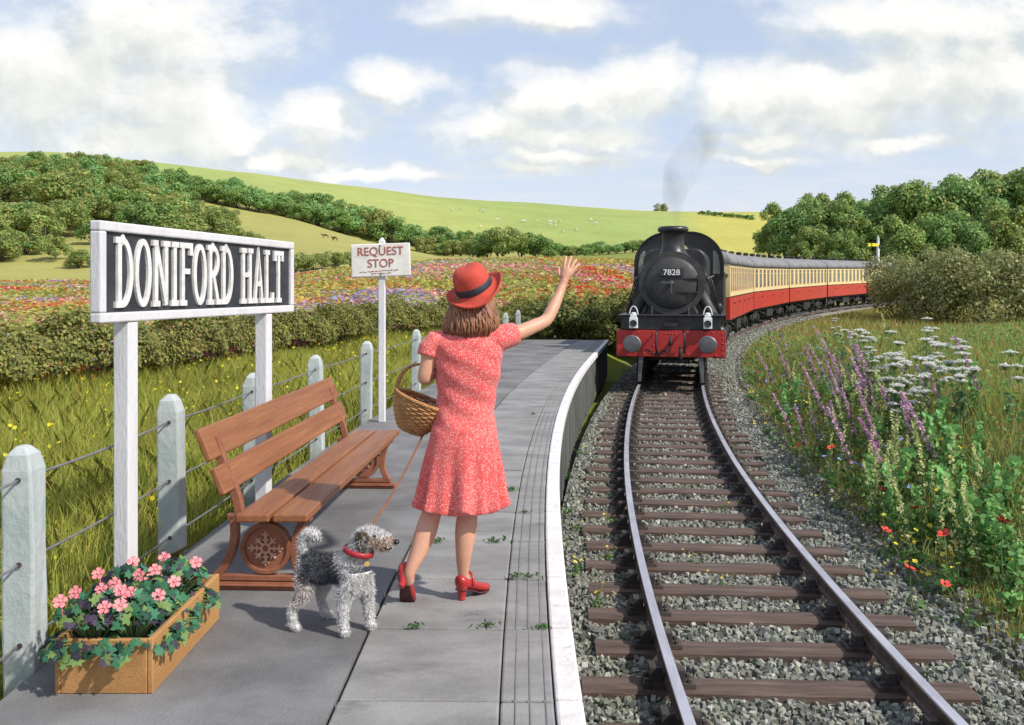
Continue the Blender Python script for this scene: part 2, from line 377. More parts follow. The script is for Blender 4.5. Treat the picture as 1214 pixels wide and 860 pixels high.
for i in range(len(joints) - 1):
    a, b2 = joints[i] + .010, joints[i+1] - .010
    if b2 > YEND: b2 = YEND
    if a > YEND: break
    for (o1, o2, top, bl) in ((-SLABW + .012, -.305, 0, sb), (-.300, -.098, 0, sb)):
        z = top + rnd.uniform(-.003, .003); tl = rnd.uniform(-.003, .003)
        bl.hexa([edge_pt(o1, a, -.11), edge_pt(o2, a, -.11), edge_pt(o2, b2, -.11), edge_pt(o1, b2, -.11)],
                [edge_pt(o1, a, z), edge_pt(o2, a, z + tl * .3), edge_pt(o2, b2, z + tl), edge_pt(o1, b2, z + tl)])
    am = a
    for bm in ((a + b2) / 2, b2):
        z = .012 + rnd.uniform(-.002, .002)
        cb.hexa([edge_pt(-.092, am, -.1), edge_pt(.012, am, -.1), edge_pt(.012, bm, -.1), edge_pt(-.092, bm, -.1)],
                [edge_pt(-.092, am, z), edge_pt(.012, am, z), edge_pt(.012, bm, z), edge_pt(-.092, bm, z)])
        am = bm
tag(sb.build('paving', FLAG, bevel=.009, seg=2), kind='structure')
tag(cb.build('platform_edge', COPING, bevel=.012, seg=2), kind='structure')
gv = MB()     # worn grooves along the slabs
for o in (-.245, -.19, -.13):
    gv.loft([[off(edge, y, o, .0055), off(edge, y, o + .004, .0055)] for y in ys], cap=False, closed=False)
tag(gv.build('paving', mat('groove', (.15,.145,.14), (.22,.215,.21), 9, .95)), kind='structure')
wl = MB(); y = -1.0
while y < YEND:
    y2 = min(YEND, y + .3); dz = rnd.uniform(0, .02)
    o1 = -.03 - dz
    wl.hexa([off(edge, y+.006, -.12, -1.1), off(edge, y+.006, o1, -1.1), off(edge, y2-.006, o1, -1.1), off(edge, y2-.006, -.12, -1.1)],
            [off(edge, y+.006, -.12, -.102), off(edge, y+.006, o1, -.102), off(edge, y2-.006, o1, -.102), off(edge, y2-.006, -.12, -.102)])
    y = y2
tag(wl.build('platform_wall', WALL, bevel=.008), kind='structure')

# ------------------------------------------------------------------ track bed, rails, sleepers
yb = np.concatenate([np.linspace(-2, 24, 200), np.linspace(24.5, 110, 90)])
ob = np.linspace(-1.55, 1.75, 44)
Pb = np.zeros((len(yb), len(ob), 3))
for i, y in enumerate(yb):
    m = float(trk(y, 1)); n = math.hypot(1, m); c = float(trk(y))
    Pb[i, :, 0] = c + ob / n; Pb[i, :, 1] = y - ob * m / n; Pb[i, :, 2] = -1.10 + rise(y) - .06 * smooth(1.5, 1.75, np.abs(ob)) + rng.normal(0, .008, len(ob))
STONEC = np.array([(.30,.30,.27),(.38,.38,.335),(.24,.245,.215),(.48,.475,.42),(.17,.175,.16),(.30,.285,.23),(.25,.28,.205)])
BALL = attr_mat('ballast_bed', .95, 26, .6, .45, 60)
bc = np.empty(Pb.shape); bc[:] = (.23, .23, .205); bc[:, np.abs(ob) < .75] = (.21,.205,.18); bc[yb > 25] = (.30, .275, .23)
tag(link('track_bed', grid_mesh('track_bed', Pb, BALL, bc)), kind='structure')
# loose stones
ns = 105000
sy = 3.0 + 62 * rng.random(ns * 2) ** 2.3; so_ = rng.uniform(-1.5, 1.95, ns * 2)
mm = trk(sy, 1); nn = np.sqrt(1 + mm * mm); sx = trk(sy) + so_ / nn; syy = sy - so_ * mm / nn
keep = np.ones(len(sx), bool); keep &= (sx > edge(sy) + .02)
keep &= ~((np.abs(so_) > 1.80) & (rng.random(len(sx)) < .5))
sx, syy, so_ = sx[keep][:ns], syy[keep][:ns], so_[keep][:ns]; ns = len(sx)
sz = -1.088 + rise(syy) + rng.uniform(-.018, .032, ns) + np.where(so_ > 1.4, np.maximum(np.where(so_ < 1.77, -.06 * smooth(1.5, 1.75, so_), -9), ground_z(sx, syy) + 1.088 - rise(syy)), 0)
icov = np.array([(-.8,-.8,-.8),(.8,-.8,-.8),(.8,.8,-.8),(-.8,.8,-.8),(-.62,-.62,.8),(.62,-.62,.8),(.62,.62,.8),(-.62,.62,.8)], float)
octf = [(0,3,2,1),(4,5,6,7),(0,1,5,4),(1,2,6,5),(2,3,7,6),(3,0,4,7)]
sc = rng.uniform(.010, .026, (ns, 1, 1)) * rng.uniform(.7, 1.3, (ns, 1, 3))
sc = sc * (1 + np.maximum(0, syy - 12) * .035)[:, None, None]; vv_ = icov[None] * sc + rng.normal(0, .0038, (ns, 8, 3))
an = rng.uniform(0, 6.28, ns); ca, sa = np.cos(an)[:, None], np.sin(an)[:, None]
tl = rng.uniform(-.7, .7, ns); ct, st = np.cos(tl)[:, None], np.sin(tl)[:, None]
x_, y_, z_ = vv_[..., 0], vv_[..., 1], vv_[..., 2]
y_, z_ = y_ * ct - z_ * st, y_ * st + z_ * ct; x_, y_ = x_ * ca - y_ * sa, x_ * sa + y_ * ca
vv_ = np.stack([x_ + sx[:, None], y_ + syy[:, None], z_ + sz[:, None]], -1)
T = vv_[:, np.array(octf).ravel()].reshape(-1, 3)
scol = .78 * STONEC[rng.integers(0, len(STONEC), ns)] * rng.uniform(.8, 1.2, (ns, 1))
tag(link('ballast', np_mesh('ballast', T, 4, attr_mat('ballast_stone', .9, 30, .3, 0), np.repeat(scol, 6, 0))), 'loose grey ballast stones between and beside the sleepers', 'ballast', kind='stuff')

RUST = mat('rusty_rail', (.085,.06,.05), (.15,.105,.085), 14, .75, .3, 60, metal=.2)
STEEL = mat('polished_rail', (.62,.60,.64), (.46,.44,.47), 8, .38, metal=.55, stretch=(1,.2,1))
WOOD_SL = mat('sleeper_wood', (.06,.038,.03), (.15,.10,.08), 5, .9, 1.0, 16, stretch=(.25,3,3), lo=.3, hi=.7, c3=(.17,.145,.125), c3r=(.55,.72), c3s=.8)
CHAIR = mat('chair_iron', (.035,.03,.028), (.08,.06,.05), 12, .8, .3)
track = empty('railway_track', (float(trk(6)), 6, RAIL_Z - .2), 0, 'curved single railway track with dark wooden sleepers and two shiny rails', 'railway track')
def tloc(o): o.matrix_parent_inverse = track.matrix_world.inverted(); return o
bpy.context.view_layer.update()
yr = np.concatenate([np.linspace(-2, 26, 140), np.linspace(26.5, 108, 110)])
for g in (-.7525, .7525):
    prof = [(-.035,-.012),(-.032,0),(.032,0),(.035,-.012),(.033,-.04),(.012,-.055),(.012,-.115),(.03,-.125),(.03,-.15),(-.03,-.15),(-.03,-.125),(-.012,-.115),(-.012,-.055),(-.033,-.04)]
    r_ = MB(); rings = []
    for y in yr:
        rings.append([off(trk, y, g + a, RAIL_Z + z_ + float(rise(y))) for a, z_ in prof])
    r_.loft(rings)
    o = r_.build('rail', [RUST, STEEL], track); tloc(o)
    mi = np.zeros(len(o.data.polygons), int); idx = np.arange(len(mi)); mi[(idx % 14 <= 2) & (idx < (len(yr) - 1) * 14)] = 1
    o.data.polygons.foreach_set('material_index', mi)
# arc length along the centre line
_ya = np.linspace(-3, 112, 6000); _xa = trk(_ya); _sa = np.concatenate([[0], np.cumsum(np.hypot(np.diff(_xa), np.diff(_ya)))])
def y_at(s): return float(np.interp(s, _sa, _ya))
def s_at(y): return float(np.interp(y, _ya, _sa))
chair_mb = MB(); chair_mb.box((0,0,.016), (.34,.15,.032)); chair_mb.box((-.075,0,.065), (.06,.10,.09)); chair_mb.box((.085,0,.075), (.08,.11,.11))
for sx_ in (-.135, .14):
    chair_mb.lathe([(.018,.03),(.018,.055),(.008,.06)], 6, Matrix.Translation((sx_, .045, 0))); chair_mb.lathe([(.018,.03),(.018,.055),(.008,.06)], 6, Matrix.Translation((sx_, -.045, 0)))
chair_me = chair_mb.mesh('rail_chair', CHAIR)
sm_list = []
for v_ in range(5):
    b_ = MB(); rr = random.Random(v_); xs = np.linspace(-1.26, 1.26, 15); rings = []
    for x in xs:
        j = lambda a: rr.uniform(-a, a)
        rings.append([Vector((x + (j(.012) if abs(x) > 1.2 else 0), -.125 + j(.005), -.13)), Vector((x, .125 + j(.005), -.13)), Vector((x, .125 + j(.005), -.012 + j(.004))), Vector((x, .10 + j(.006), 0 + j(.004))), Vector((x, .0, .002 + j(.006))), Vector((x, -.10 + j(.006), 0 + j(.004))), Vector((x, -.125 + j(.005), -.012 + j(.004)))])
    b_.loft([r[::-1] for r in rings]); sm_list.append(b_.mesh('sleeper', WOOD_SL))
s = s_at(4.27 - 1.5); i = 0
while y_at(s) < 27:
    y = y_at(s); m = float(trk(y, 1)); o = link('sleeper', sm_list[i % 5], track)
    dx = rnd.uniform(-.06, .06)
    o.matrix_parent_inverse = track.matrix_world.inverted()
    o.location = off(trk, y, dx, RAIL_Z - .182 + float(rise(y))); o.rotation_euler = (0, 0, -math.atan(m) + rnd.uniform(-.012, .012) + (math.pi if i % 2 else 0))
    for g in (-.7525, .7525):
        c = link('rail_chair', chair_me, o); sg = -1 if i % 2 else 1
        c.location = ((g - dx) * sg, 0, 0.0); c.rotation_euler = (0, 0, 0 if g * sg > 0 else math.pi)
    s += .655; i += 1
# ------------------------------------------------------------------ foliage tools
def leaf_quads(P, size, rng, up=.35, aspect=.55, Nrm=None):
    """leaf-shaped quads at the points P with random facing"""
    n = len(P); d = rng.normal(size=(n, 3)); d[:, 2] += up
    if Nrm is not None: d = d * .5 + Nrm * 1.3
    d /= np.linalg.norm(d, axis=1)[:, None] + 1e-9
    a = np.cross(d, rng.normal(size=(n, 3))); a /= np.linalg.norm(a, axis=1)[:, None] + 1e-9
    b = np.cross(d, a); s = (size * rng.uniform(.6, 1.3, n))[:, None]
    return np.stack([P - a * s * .5, P - b * s * aspect * .5 + d * s * .08, P + a * s * .5, P + b * s * aspect * .5 + d * s * .08], 1).reshape(-1, 3)
def pick(pal, n, rng, var=.2):
    pal = np.array(pal); return pal[rng.integers(0, len(pal), n)] * rng.uniform(1 - var, 1 + var, (n, 1))
GREENS = [(.13,.235,.065),(.17,.28,.075),(.22,.32,.085),(.10,.19,.06),(.27,.34,.10)]
OLIVES = [(.19,.23,.065),(.24,.265,.075),(.30,.31,.09),(.15,.19,.055),(.23,.20,.07)]
BLUEGR = [(.14,.26,.085),(.19,.31,.105),(.12,.22,.075),(.25,.36,.125)]
def crown_points(n, rng, rx, ry, rz, nclump, shape='round', rc=.34):
    cs = []; 
    for i in range(nclump):
        while True:
            p = rng.normal(size=3); p /= np.linalg.norm(p)
            if p[2] > -.55: break
        q = rng.uniform(.45, .85); cs.append(p * q)
    cs = np.array(cs); w = rng.uniform(.7, 1.3, nclump); k_ = rng.choice(nclump, n, p=w / w.sum())
    d = rng.normal(size=(n, 3)); d[:, 2] += .25; d /= np.linalg.norm(d, axis=1)[:, None]
    rad = rc * rng.uniform(.55, 1.05, (n, 1)) * w[k_][:, None] ** .5
    p = cs[k_] + d * rad * np.array([1, 1, .8])
    return p * np.array([rx, ry, rz]), d, cs * np.array([rx, ry, rz])
def tree_meshes(seed, h, r, pal, nleaf, lsize, nclump=24, trunk=.28, low=.22, lean=0.0, rc=.34, gain=1.0):
    rng = np.random.default_rng(seed); cz = h * (1 + low) / 2; rz = h * (1 - low) / 2
    P, D, cs = crown_points(nleaf, rng, r, r, rz, nclump, rc=rc)
    P[:, 2] += cz
    keep = P[:, 2] > -.2; P, D = P[keep], D[keep]
    c = pick(pal, len(P), rng, .22) * rng.uniform(.95, 1.25) * gain
    cm = np_mesh('crown', leaf_quads(P, lsize, rng, .4, .7, D), 4, LEAF, c)
    t = MB(); t.smooth = True; tr = h * .028
    top = Vector((rng.normal() * .1 * r, rng.normal() * .1 * r, cz + rz * .35))
    mid = Vector((rng.normal() * .06 * h, rng.normal() * .03 * h, h * low))
    t.tube([(0,0,-.3), (0,0,.1), mid, (mid + top) / 2 + Vector((rng.normal()*.05*h, 0, 0)), top], [tr*1.5, tr*1.15, tr*.85, tr*.55, tr*.15], 8)
    for i in range(min(nclump, 11)):
        e = Vector(cs[i]) + Vector((0, 0, cz)); s0 = mid.lerp(top, rng.uniform(0, .6)); m_ = s0.lerp(e, .5) + Vector((0, 0, -.03 * h))
        t.tube([s0, m_, e], [tr*.5, tr*.33, tr*.1], 6)
    return t.mesh('trunk', BARK), cm
def put_tree(ms, loc, rz, sc, label, group, name='tree', cat='tree'):
    o = empty(name, loc, rz, label, cat, group); o.scale = sc if hasattr(sc, '__len__') else (sc, sc, sc)
    link('trunk', ms[0], o); link('crown', ms[1], o); return o
rt = random.Random(11)

# ------------------------------------------------------------------ far woods
FAR = [tree_meshes(20 + i, 8.0, rt.uniform(4.0, 5.0), [GREENS, BLUEGR, GREENS, OLIVES][i % 4], 3400, .52, 20, low=-.12, gain=1.25) for i in range(6)]
FARO = [tree_meshes(40 + i, 8.0, rt.uniform(4.2, 5.2), OLIVES + GREENS[:2], 3400, .52, 20, low=-.12, gain=1.2) for i in range(3)]
def far_tree(px, d, hpx, label, group, ms=None, wide=1.0):
    p = at(px, d); s = hpx * d / FPX / 8.0
    if d > 60: p.z -= .15
    return put_tree(rt.choice(ms or FAR), p, rt.uniform(0, 6.28), (s * wide * rt.uniform(.9, 1.15), s * wide, s * rt.uniform(.9, 1.1)), label, group)
# belt along the top of the yellow field
x = -40.0
while x < 560:
    hp = float(np.interp(x, [-40, 115, 190, 240, 300, 350, 430, 470, 520, 560], [22, 22, 28, 31, 30, 27, 38, 34, 24, 15]))
    far_tree(x, 338 + rt.uniform(-8, 10), hp * rt.uniform(.85, 1.12), 'bushy tree in the long tree belt along the top of the yellow hill field', 'tree belt across the hill', wide=1.15)
    if rt.random() < .45: far_tree(x + 6, 352 + rt.uniform(0, 10), hp * rt.uniform(.8, 1.0), 'bushy tree in the long tree belt along the top of the yellow hill field', 'tree belt across the hill', wide=1.15)
    x += hp * .44
# woodland on the left behind the station name sign: its lower edge falls away to the right
for row, (d, a0, a1, step) in enumerate(((318, -40, 215, 24), (285, -40, 235, 25), (250, -50, 262, 27), (218, -60, 290, 29), (188, -60, 318, 27), (168, -70, 150, 30), (152, -70, 118, 32))):
    x = a0 + rt.uniform(0, 10)
    while x < a1:
        hp = (25, 31, 40, 45, 42, 42, 40)[row] * rt.uniform(.85, 1.15) * float(np.interp(x, [a1 - 70, a1], [1, .5]))
        far_tree(x, d + rt.uniform(-9, 9), hp, 'olive green tree in the hillside wood above the station name sign', 'woodland on the left hillside', ms=FARO + FAR[:2], wide=1.1)
        x += step * rt.uniform(.8, 1.15)
# clump at the foot of the hills between the two signs and the woman
for px, d, hp in ((352,136,26),(372,139,22),(394,134,24),(415,138,20)):
    far_tree(px, d, hp, 'low olive tree at the field edge behind the request stop sign', 'trees at the field edge by the request stop sign', FARO, 1.3)
for px, d, hp in ((560,150,30),(578,146,38),(598,143,42),(618,148,36),(634,146,34),(588,156,36),(648,152,24)):
    far_tree(px, d, hp, 'dense rounded tree in the clump at the back of the flower field', 'tree clump behind the flower field', FARO + FAR[:3], 1.1)
for i in range(12):
    px = 655 + i * 9.5
    far_tree(px, 262 + i * 2, 15 + rt.uniform(-2, 2), 'small hedgerow tree between the flower field and the sheep hill', 'hedgerow below the sheep', FAR, 1.35)
for i in range(15):
    px = 812 + i * 9
    far_tree(px, 646, 6 + rt.uniform(-1.5, 2), 'tiny distant tree along the skyline hedge behind the train', 'skyline hedge behind the train', FAR, 1.8)
for i in range(9):
    px = 832 + i * 7.5
    far_tree(px, 480 - i * 4, 6, 'tiny distant tree in the hedge running down the far hill', 'hedge down the far hill', FAR, 1.6)
far_tree(784, 640, 17, 'lone round tree on the skyline just left of the engine chimney', None, FAR, 1.0)
# ------------------------------------------------------------------ wood on the right, beyond the train
NEARW = [tree_meshes(70 + i, 12.0, rt.uniform(4.3, 5.2), [GREENS + OLIVES[:3], GREENS + BLUEGR[1:], OLIVES + GREENS[1:], GREENS + OLIVES[1:3]][i], 10500, .38, 46, low=.06, rc=.24, gain=1.2) for i in range(4)]
WLAB = 'tall broad green tree in the wood rising beyond the carriages'
for i, (px, d, top) in enumerate(((925,128,236),(948,118,226),(972,126,222),(992,114,232),(1012,124,222),(1036,116,218),(1060,122,212),(1088,112,206),(1118,120,202),(1150,112,196),(1182,118,192),(1215,112,190),(1250,118,186),(915,133,258),(960,110,262),(1005,107,268),(1068,104,250),(1130,104,240),(1195,104,236))):
    p = at(px, d); hh = H + (HY - top) * d / FPX - p.z
    put_tree(NEARW[i % 4], p, rt.uniform(0, 6.28), (hh / 12 * .95, hh / 12 * .95, hh / 12 * .97), WLAB, 'wood beyond the carriages')
# bushes
def bush_mesh(seed, rx, ry, rz, pal, n, ls, ncl=20):
    rng = np.random.default_rng(seed); P, D, cs = crown_points(n, rng, rx, ry, rz, ncl, rc=.38); P[:, 2] += rz * .62; kb = P[:, 2] > -.1; P, D = P[kb], D[kb]
    me = np_mesh('foliage', leaf_quads(P, ls, rng, .4, .65, D), 4, LEAF, pick(pal, len(P), rng, .25))
    t = MB()
    for i in range(8):
        e = Vector(cs[i]) + Vector((0, 0, rz * .5)); t.tube([(rng.normal()*.08, rng.normal()*.08, -.15), e * .5, e], [.05, .035, .012], 5)
    return t.mesh('stems', BARK), me
def put_bush(ms, loc, rz, sc, label, group=None, name='bush', cat='bush'):
    o = empty(name, loc, rz, label, cat, group); o.scale = sc if hasattr(sc, '__len__') else (sc,) * 3
    link('stems', ms[0], o); link('foliage', ms[1], o); return o
HAW = [(.29,.32,.11),(.37,.38,.16),(.22,.26,.085),(.46,.46,.25),(.17,.20,.07),(.31,.28,.11)]
bm1 = bush_mesh(1, 2.0, 1.8, 1.9, HAW, 9000, .14, 30)
for px, d, s, lb in ((1062,62,(1.15,1.2,1.5),'large brownish hawthorn bush hiding the end of the last carriage'),(1112,58,(1.35,1.3,1.65),'wide brownish hawthorn bush right of the one hiding the last carriage'),(1175,56,(1.6,1.4,1.6),'spreading hawthorn bush farthest right beyond the flower bank')):
    p = at(px, d); put_bush(bm1, p, rt.uniform(0, 6), s, lb, 'hawthorn bushes at the bend')
bm2 = bush_mesh(2, .9, .9, .8, OLIVES + [(.06,.06,.02)], 3600, .10, 18)
bm3 = bush_mesh(3, .9, .9, .8, OLIVES[:3] + [(.15,.12,.04)], 3600, .10, 18)
for px, d, s in ((648,31.2,1.0),(668,31.5,1.15),(690,31.0,1.2),(708,31.6,1.35),(722,33.4,1.3),(632,33,1.0),(735,37,1.4),(752,42,1.4)):
    p = at(px, d); put_bush(rt.choice((bm2, bm3)), p, rt.uniform(0, 6), (s * 1.1, s, s), 'dark low bush on the bank behind the far end of the platform', 'bushes at the platform end')

# ------------------------------------------------------------------ clipped hedge along the flower field
hp = np.array([(-16,3.5),(-12,7),(-9.7,11.5),(-7.5,16.5),(-6.0,23),(-4.6,30),(-1.8,34),(.4,35.5),(2.2,36)])
rng = np.random.default_rng(8)
seg = np.hypot(*np.diff(hp, axis=0).T); cum = np.concatenate([[0], np.cumsum(seg)])
def hedge_at(s): return np.interp(s, cum, hp[:, 0]), np.interp(s, cum, hp[:, 1])
n = 85000; s_ = cum[-1] * rng.random(n); hx, hy = hedge_at(s_); hx2, hy2 = hedge_at(np.minimum(s_ + .1, cum[-1])); hx0, hy0 = hedge_at(np.maximum(s_ - .1, 0))
tx, ty = hx2 - hx0, hy2 - hy0; q = np.hypot(tx, ty); nx, ny = ty / q, -tx / q
hgt = 1.22 + .16 * np.sin(s_ * 1.7) + .1 * np.sin(s_ * 4.1 + 1) + rng.normal(0, .05, n); wid = .55 + .12 * np.sin(s_ * 2.3 + 2)
a = rng.uniform(-.35, 3.5, n); rr_ = rng.uniform(.75, 1.03, n) * (1 + .12 * np.sin(s_ * 6 + a * 3))
o_ = np.cos(a) * wid * rr_; z = np.where(np.sin(a) > -.9, .52 * hgt + np.sin(a) * hgt * .48 * rr_, .1); z = np.maximum(z, rng.uniform(.02, .5, n))
P = np.stack([hx + nx * o_, hy + ny * o_, z + ground_z(hx, hy)], 1)
HEDGE = [(.23,.25,.065),(.29,.30,.075),(.17,.20,.05),(.36,.34,.10),(.13,.15,.045),(.27,.23,.07)]
hd = empty('hedge', (-7.5, 16.5, gz(-7.5, 16.5)), 0, 'long low olive green hedge between the grass and the flower field', 'hedge'); bpy.context.view_layer.update()
def under(o, par): o.parent = par; o.matrix_parent_inverse = par.matrix_world.inverted(); return o
under(link('foliage', np_mesh('foliage', leaf_quads(P, .085, rng, .3, .65, np.stack([nx * np.cos(a), ny * np.cos(a), np.maximum(.25, np.sin(a))], 1)), 4, LEAF, pick(HEDGE, n, rng, .25))), hd)
st = MB()
for s0 in np.arange(0, cum[-1], .45):
    X, Y = hedge_at(s0); zb = gz(X, Y); st.tube([(X, Y, zb - .1), (X + rt.uniform(-.1, .1), Y, zb + .45), (X + rt.uniform(-.3, .3), Y + rt.uniform(-.2, .2), zb + .95)], [.035, .025, .01], 5)
under(st.build('stems', BARK), hd)

# ------------------------------------------------------------------ grass of the near meadow, buttercups
def blades(X, Y, hgt, wid, cols_, rng, name, lean=.35, zoff=-.02):
    n = len(X); Z = ground_z(X, Y) + zoff; a = rng.uniform(0, 6.28, n); l = rng.normal(0, lean, (n, 2)) * hgt[:, None]
    dx, dy = np.cos(a) * wid, np.sin(a) * wid
    b1 = np.stack([X - dx, Y - dy, Z], 1); b2 = np.stack([X + dx, Y + dy, Z], 1)
    m1 = np.stack([X + l[:, 0] * .35 + dx * .6, Y + l[:, 1] * .35 + dy * .6, Z + hgt * .6], 1); m0 = m1 - np.stack([dx, dy, 0 * dx], 1) * 1.2
    tp = np.stack([X + l[:, 0], Y + l[:, 1], Z + hgt * .98], 1)
    V = np.stack([b1, b2, m1, tp, m0], 1).reshape(-1, 3)
    return np_mesh(name, V, 5, GRASS, cols_)
def hedge_left(X, Y):       # True in front of the hedge
    return X > np.interp(Y, hp[:, 1], hp[:, 0]) - .2
rng = np.random.default_rng(12)
n = 150000; Y = 1.8 + 33 * rng.random(n) ** 1.7; X = fen(Y) - .07 - (np.maximum(.5, fen(Y) - np.interp(Y, hp[:, 1], hp[:, 0]))) * rng.random(n)
X = np.where(rng.random(n) < .3, fen(Y) - .07 - 3 * rng.random(n), X)
k_ = hedge_left(X, Y) & (X / Y * FPX + CXP > -60); X, Y = X[k_], Y[k_]
MEAD = [(.38,.42,.075),(.46,.46,.09),(.30,.36,.065),(.52,.46,.11),(.25,.30,.06),(.44,.38,.09)]
patch = np.clip(.5 + .5 * np.sin(X * 1.3 + 2) * np.sin(Y * .7) + rng.normal(0, .25, len(X)), 0, 1)
gc = pick(MEAD, len(X), rng, .2) * (.75 + .4 * patch[:, None])
gr = link('grass', blades(X, Y, rng.uniform(.12, .42, len(X)) * (.8 + .5 * patch), rng.uniform(.002, .0042, len(X)) * (1 + Y * .06), gc, rng, 'grass'))
tag(gr, 'long yellow green meadow grass between the fence and the hedge', 'grass', kind='stuff')
def dots(X, Y, Z, size, cols_, rng, name):
    P = np.stack([X, Y, Z], 1); return np_mesh(name, leaf_quads(P, size, rng, 1.2, .9), 4, PETAL, cols_)
n = 2600; Y = 2.5 + 27 * rng.random(n) ** 1.5; X = fen(Y) - .15 - (np.maximum(.5, fen(Y) - np.interp(Y, hp[:, 1], hp[:, 0]))) * rng.random(n) ** 1.3
k_ = hedge_left(X - .6, Y) & (np.sin(X * 2.1) * np.sin(Y * 1.4 + 1) > -.35); X, Y = X[k_], Y[k_]
tag(link('buttercup', dots(X, Y, ground_z(X, Y) + rng.uniform(.12, .42, len(X)), .03 + Y * .0012, pick([(.80,.66,.03),(.85,.74,.06)], len(X), rng, .1), rng, 'buttercup')), 'yellow buttercups scattered through the long meadow grass', 'flowers', kind='stuff')

# ------------------------------------------------------------------ flower field
n = 330000; u = rng.random(n); d = 1 / (1 / 15.0 + u * (1 / 132.0 - 1 / 15.0)); d = np.where(rng.random(n) < .35, rng.uniform(20, 132, n), d)
px = rng.uniform(-70, 800, n); X = (px - CXP) / FPX * d; Y = d
hx_at = np.interp(Y, hp[:, 1], hp[:, 0], right=1e9)
tt = (X - trk(Y)) / np.sqrt(1 + trk(Y, 1) ** 2)
k_ = ((X < hx_at - .6) & (Y < 35.5)) | ((Y >= 35.5) & (tt < -4.5)); X, Y = X[k_], Y[k_]
def bands(X, Y, s, ph): return np.sin(X * s * 1.1 + ph) + np.sin(Y * s * .55 + ph * 2.3 + .4 * np.sin(X * s)) + .7 * np.sin((X + Y) * s * 1.7 + ph)
n = len(X); hh = rng.uniform(.15, .42, n); fl = rng.random(n) < np.clip(.52 + .16 * bands(X, Y, .30, 5.0), .12, .9)
c = pick([(.38,.42,.10),(.46,.46,.13),(.31,.37,.09),(.52,.48,.15)], n, rng, .2)
REDS, PINKS, PURP, YEL, WHT, BLU = [(.78,.05,.03),(.80,.12,.06),(.70,.04,.06)], [(.86,.33,.36),(.84,.22,.34),(.88,.46,.42)], [(.52,.32,.64),(.44,.26,.56),(.64,.46,.70)], [(.78,.62,.08),(.72,.5,.08)], [(.8,.8,.76)], [(.25,.38,.66),(.42,.55,.74)]
kinds = [REDS, PINKS, PURP, YEL, WHT, BLU, [(.68,.34,.14),(.7,.42,.2)]]; base_p = np.array([.26,.28,.03,.20,.08,.05,.10])
wts = np.stack([base_p[i] * np.exp(2.6 * bands(X, Y, .20, i * 1.9) * (1, 1, .7, .8, .4, .4, .8)[i]) for i in range(7)], 1)
wts[:, 2] *= 1 + 12 * smooth(95, 125, Y) * (X / Y * FPX + CXP < 480)
wts /= wts.sum(1)[:, None]; which = (rng.random((n, 1)) > np.cumsum(wts, 1)).sum(1).clip(0, 6)
for i, pal in enumerate(kinds):
    m_ = fl & (which == i); c[m_] = pick(pal, int(m_.sum()), rng, .15)
P = np.stack([X, Y, ground_z(X, Y) + hh], 1); size = np.where(fl, .13, .17) * (1 + Y * .018)
tag(link('wildflower_meadow', np_mesh('wildflower_meadow', leaf_quads(P, size, rng, 2.6, .9), 4, PETAL, c)), 'sloping field of red, pink, yellow and purple wildflowers behind the hedge', 'flower field', kind='stuff')

# ------------------------------------------------------------------ right bank: grass, then each wildflower
rng = np.random.default_rng(21)
n = 150000; Y = 2.2 + 48 * rng.random(n) ** 1.75; o_ = 1.62 + rng.random(n) ** 1.1 * (3.5 + Y * .55); mm = trk(Y, 1); nn = np.sqrt(1 + mm * mm)
X = trk(Y) + o_ / nn; Yp = Y - o_ * mm / nn; o_n = o_ + rng.normal(0, .12, n); k_ = (Yp > 1.5) & (X / Yp * FPX + CXP < 1300) & (o_n > 1.72); X, Y, o_ = X[k_], Yp[k_], o_[k_]
BANK = [(.38,.34,.09),(.46,.38,.11),(.33,.40,.10),(.42,.28,.10),(.27,.36,.09),(.60,.50,.20),(.28,.40,.11),(.36,.46,.13)]
hh = rng.uniform(.08, .42, len(X)) * smooth(1.3, 3.0, o_) * (1 - .45 * smooth(22, 40, Y))
tag(link('grass', blades(X, Y, hh + .03, rng.uniform(.002, .0042, len(X)) * (1 + Y * .05), pick(BANK, len(X), rng, .25), rng, 'grass', .3)), 'long brown and green grass covering the bank right of the track', 'grass', kind='stuff')
n = 52000; Y = 2.5 + 45 * rng.random(n) ** 1.6; o_ = 1.9 + rng.random(n) * (3.2 + Y * .5); mm = trk(Y, 1); nn = np.sqrt(1 + mm * mm); X = trk(Y) + o_ / nn; Y = Y - o_ * mm / nn
k_ = (Y > 1.6) & (np.sin(X * 1.7 + 1) * np.sin(Y * .9) > -.55); X, Y, o_ = X[k_], Y[k_], o_[k_]
P = np.stack([X, Y, ground_z(X, Y) + rng.uniform(.03, .26, len(X)) * smooth(1.5, 3.2, o_)], 1)
tag(link('ground_cover', np_mesh('ground_cover', leaf_quads(P, .05 + Y * .0015, rng, .8, .7), 4, LEAF, pick([(.15,.36,.10),(.21,.44,.14),(.12,.27,.08),(.26,.30,.08)], len(P), rng, .2))), 'low leafy weeds spread over the bank right of the track', 'ground cover', kind='stuff')

